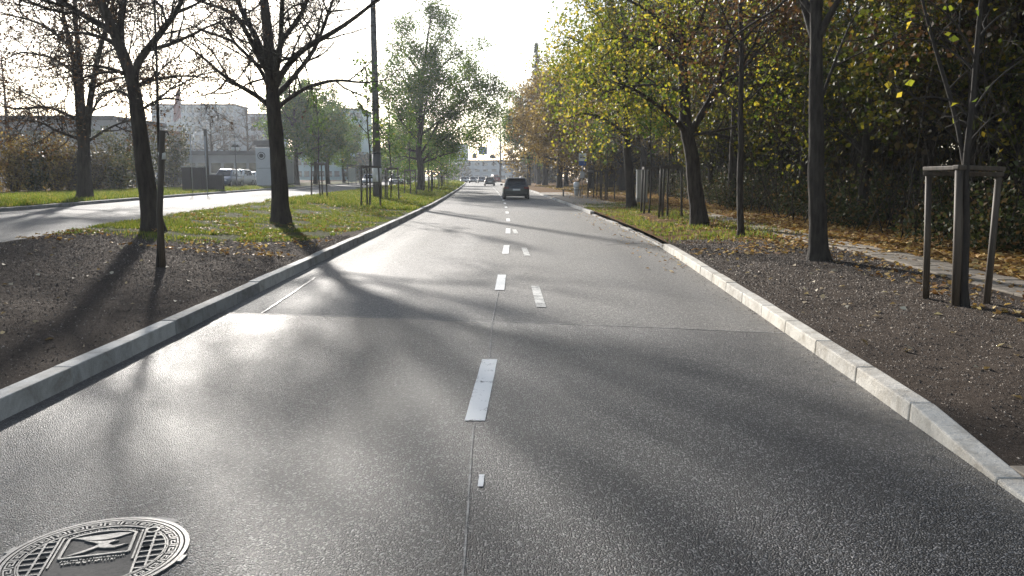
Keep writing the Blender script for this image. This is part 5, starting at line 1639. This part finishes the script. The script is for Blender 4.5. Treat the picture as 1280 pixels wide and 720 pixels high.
# hazy bare trees between the showroom and the blocks
for i, (px, Y, s, lab) in enumerate([(270, 108, 0.62, 'bare tree rising behind the camera pole'), (315, 125, 0.75, 'bare reddish tree behind the showroom roof'), (340, 140, 0.75, 'bare tree behind the pale pylon sign'), (285, 150, 0.7, 'faint bare tree in front of the long pale block'), (20, 75, 0.7, 'bare tree behind the hedge at the left edge'), (60, 120, 0.75, 'bare tree behind the warehouse on the left')]):
    x = px_x(px, Y)
    place(bare, x, Y, s, i * 1.1, lab)

# ------------------------------------------------------------------ junction: span wires, hanging signs and signals
YJ = 205.0
def hang(px0, px1, py0, py1):
    a, b = at(px0, py0, YJ), at(px1, py1, YJ)
    return (a + b) / 2, abs(b.x - a.x), abs(a.z - b.z)
xa, xz = px_x(563, YJ), px_x(650, YJ)
ga = root('signal_gantry', 'span wires on two masts across the distant junction', 'gantry', ((xa + xz) / 2, YJ, 0))
mid = (xa + xz) / 2
for x in (xa, xz):
    MB().tube([(x - mid, 0, 0), (x - mid, 0, 9.3)], [0.16, 0.11], 10).build('mast', M['steel'], ga, True)
for z in (9.0, 7.1, 5.2):
    MB().tube([(xa - mid, 0, z), (0, 0, z - 0.12), (xz - mid, 0, z)], 0.035, 5).build('span_wire', M['black_metal'], ga)
for i, (r, lab) in enumerate([((598, 609, 184, 193), 'largest direction sign hanging over the distant junction'), ((590, 596, 193, 198), 'small hanging sign left of the largest one over the junction'), ((612, 619, 194, 198), 'small hanging sign right of the largest one over the junction'), ((575, 580, 193.5, 197.5), 'leftmost small hanging sign over the junction')]):
    c, w, h = hang(*r)
    t = root('hanging_sign', lab, 'sign', tuple(c), 0, 'signs over the junction')
    MB().box((0, 0.1, 0), (w, 0.08, h)).build('board', M['blue'] if i == 0 else M['black'], t, bevel=0.02)  # small boards are black: their backlit darkness is put into the colour
    MB().box((0, 0.1, h / 2 + 0.12), (w * 0.6, 0.05, 0.25)).build('hanger', M['black_metal'], t)
for i, (px, lab) in enumerate([(587, 'left hanging traffic light over the junction'), (604, 'middle hanging traffic light over the junction'), (617, 'right hanging traffic light over the junction')]):
    c = at(px, 205, YJ)
    t = root('traffic_light', lab, 'traffic light', tuple(c), 0, 'hanging traffic lights')
    MB().box((0, 0.1, 0), (0.38, 0.25, 1.0)).build('housing', M['black_metal'], t, bevel=0.03)
    MB().box((0, 0.1, 0.62), (0.06, 0.06, 0.3)).build('hanger', M['black_metal'], t)
    for k, mm in enumerate(('tail', 'iron_dark', 'iron_dark')):
        MB().tube([(0, -0.03, 0.3 - 0.3 * k), (0, -0.06, 0.3 - 0.3 * k)], 0.11, 12).build('lens', M[mm], t)

# ------------------------------------------------------------------ air
hz = MB().box((-40, 180, 19), (700, 480, 43)).build('haze', simple('unused', (0.5, 0.5, 0.5)))
hm, hn, ho = nt_new('hazy_air')
pv = hn.nodes.new('ShaderNodeVolumePrincipled')
pv.inputs['Color'].default_value = (0.86, 0.92, 1.0, 1)
pv.inputs['Density'].default_value = 0.00032
pv.inputs['Anisotropy'].default_value = 0.55
hn.links.new(pv.outputs[0], ho.inputs['Volume'])
hz.data.materials.clear(); hz.data.materials.append(hm)
tag(hz, 'thin sunlit morning haze in the air', 'haze', kind='stuff')
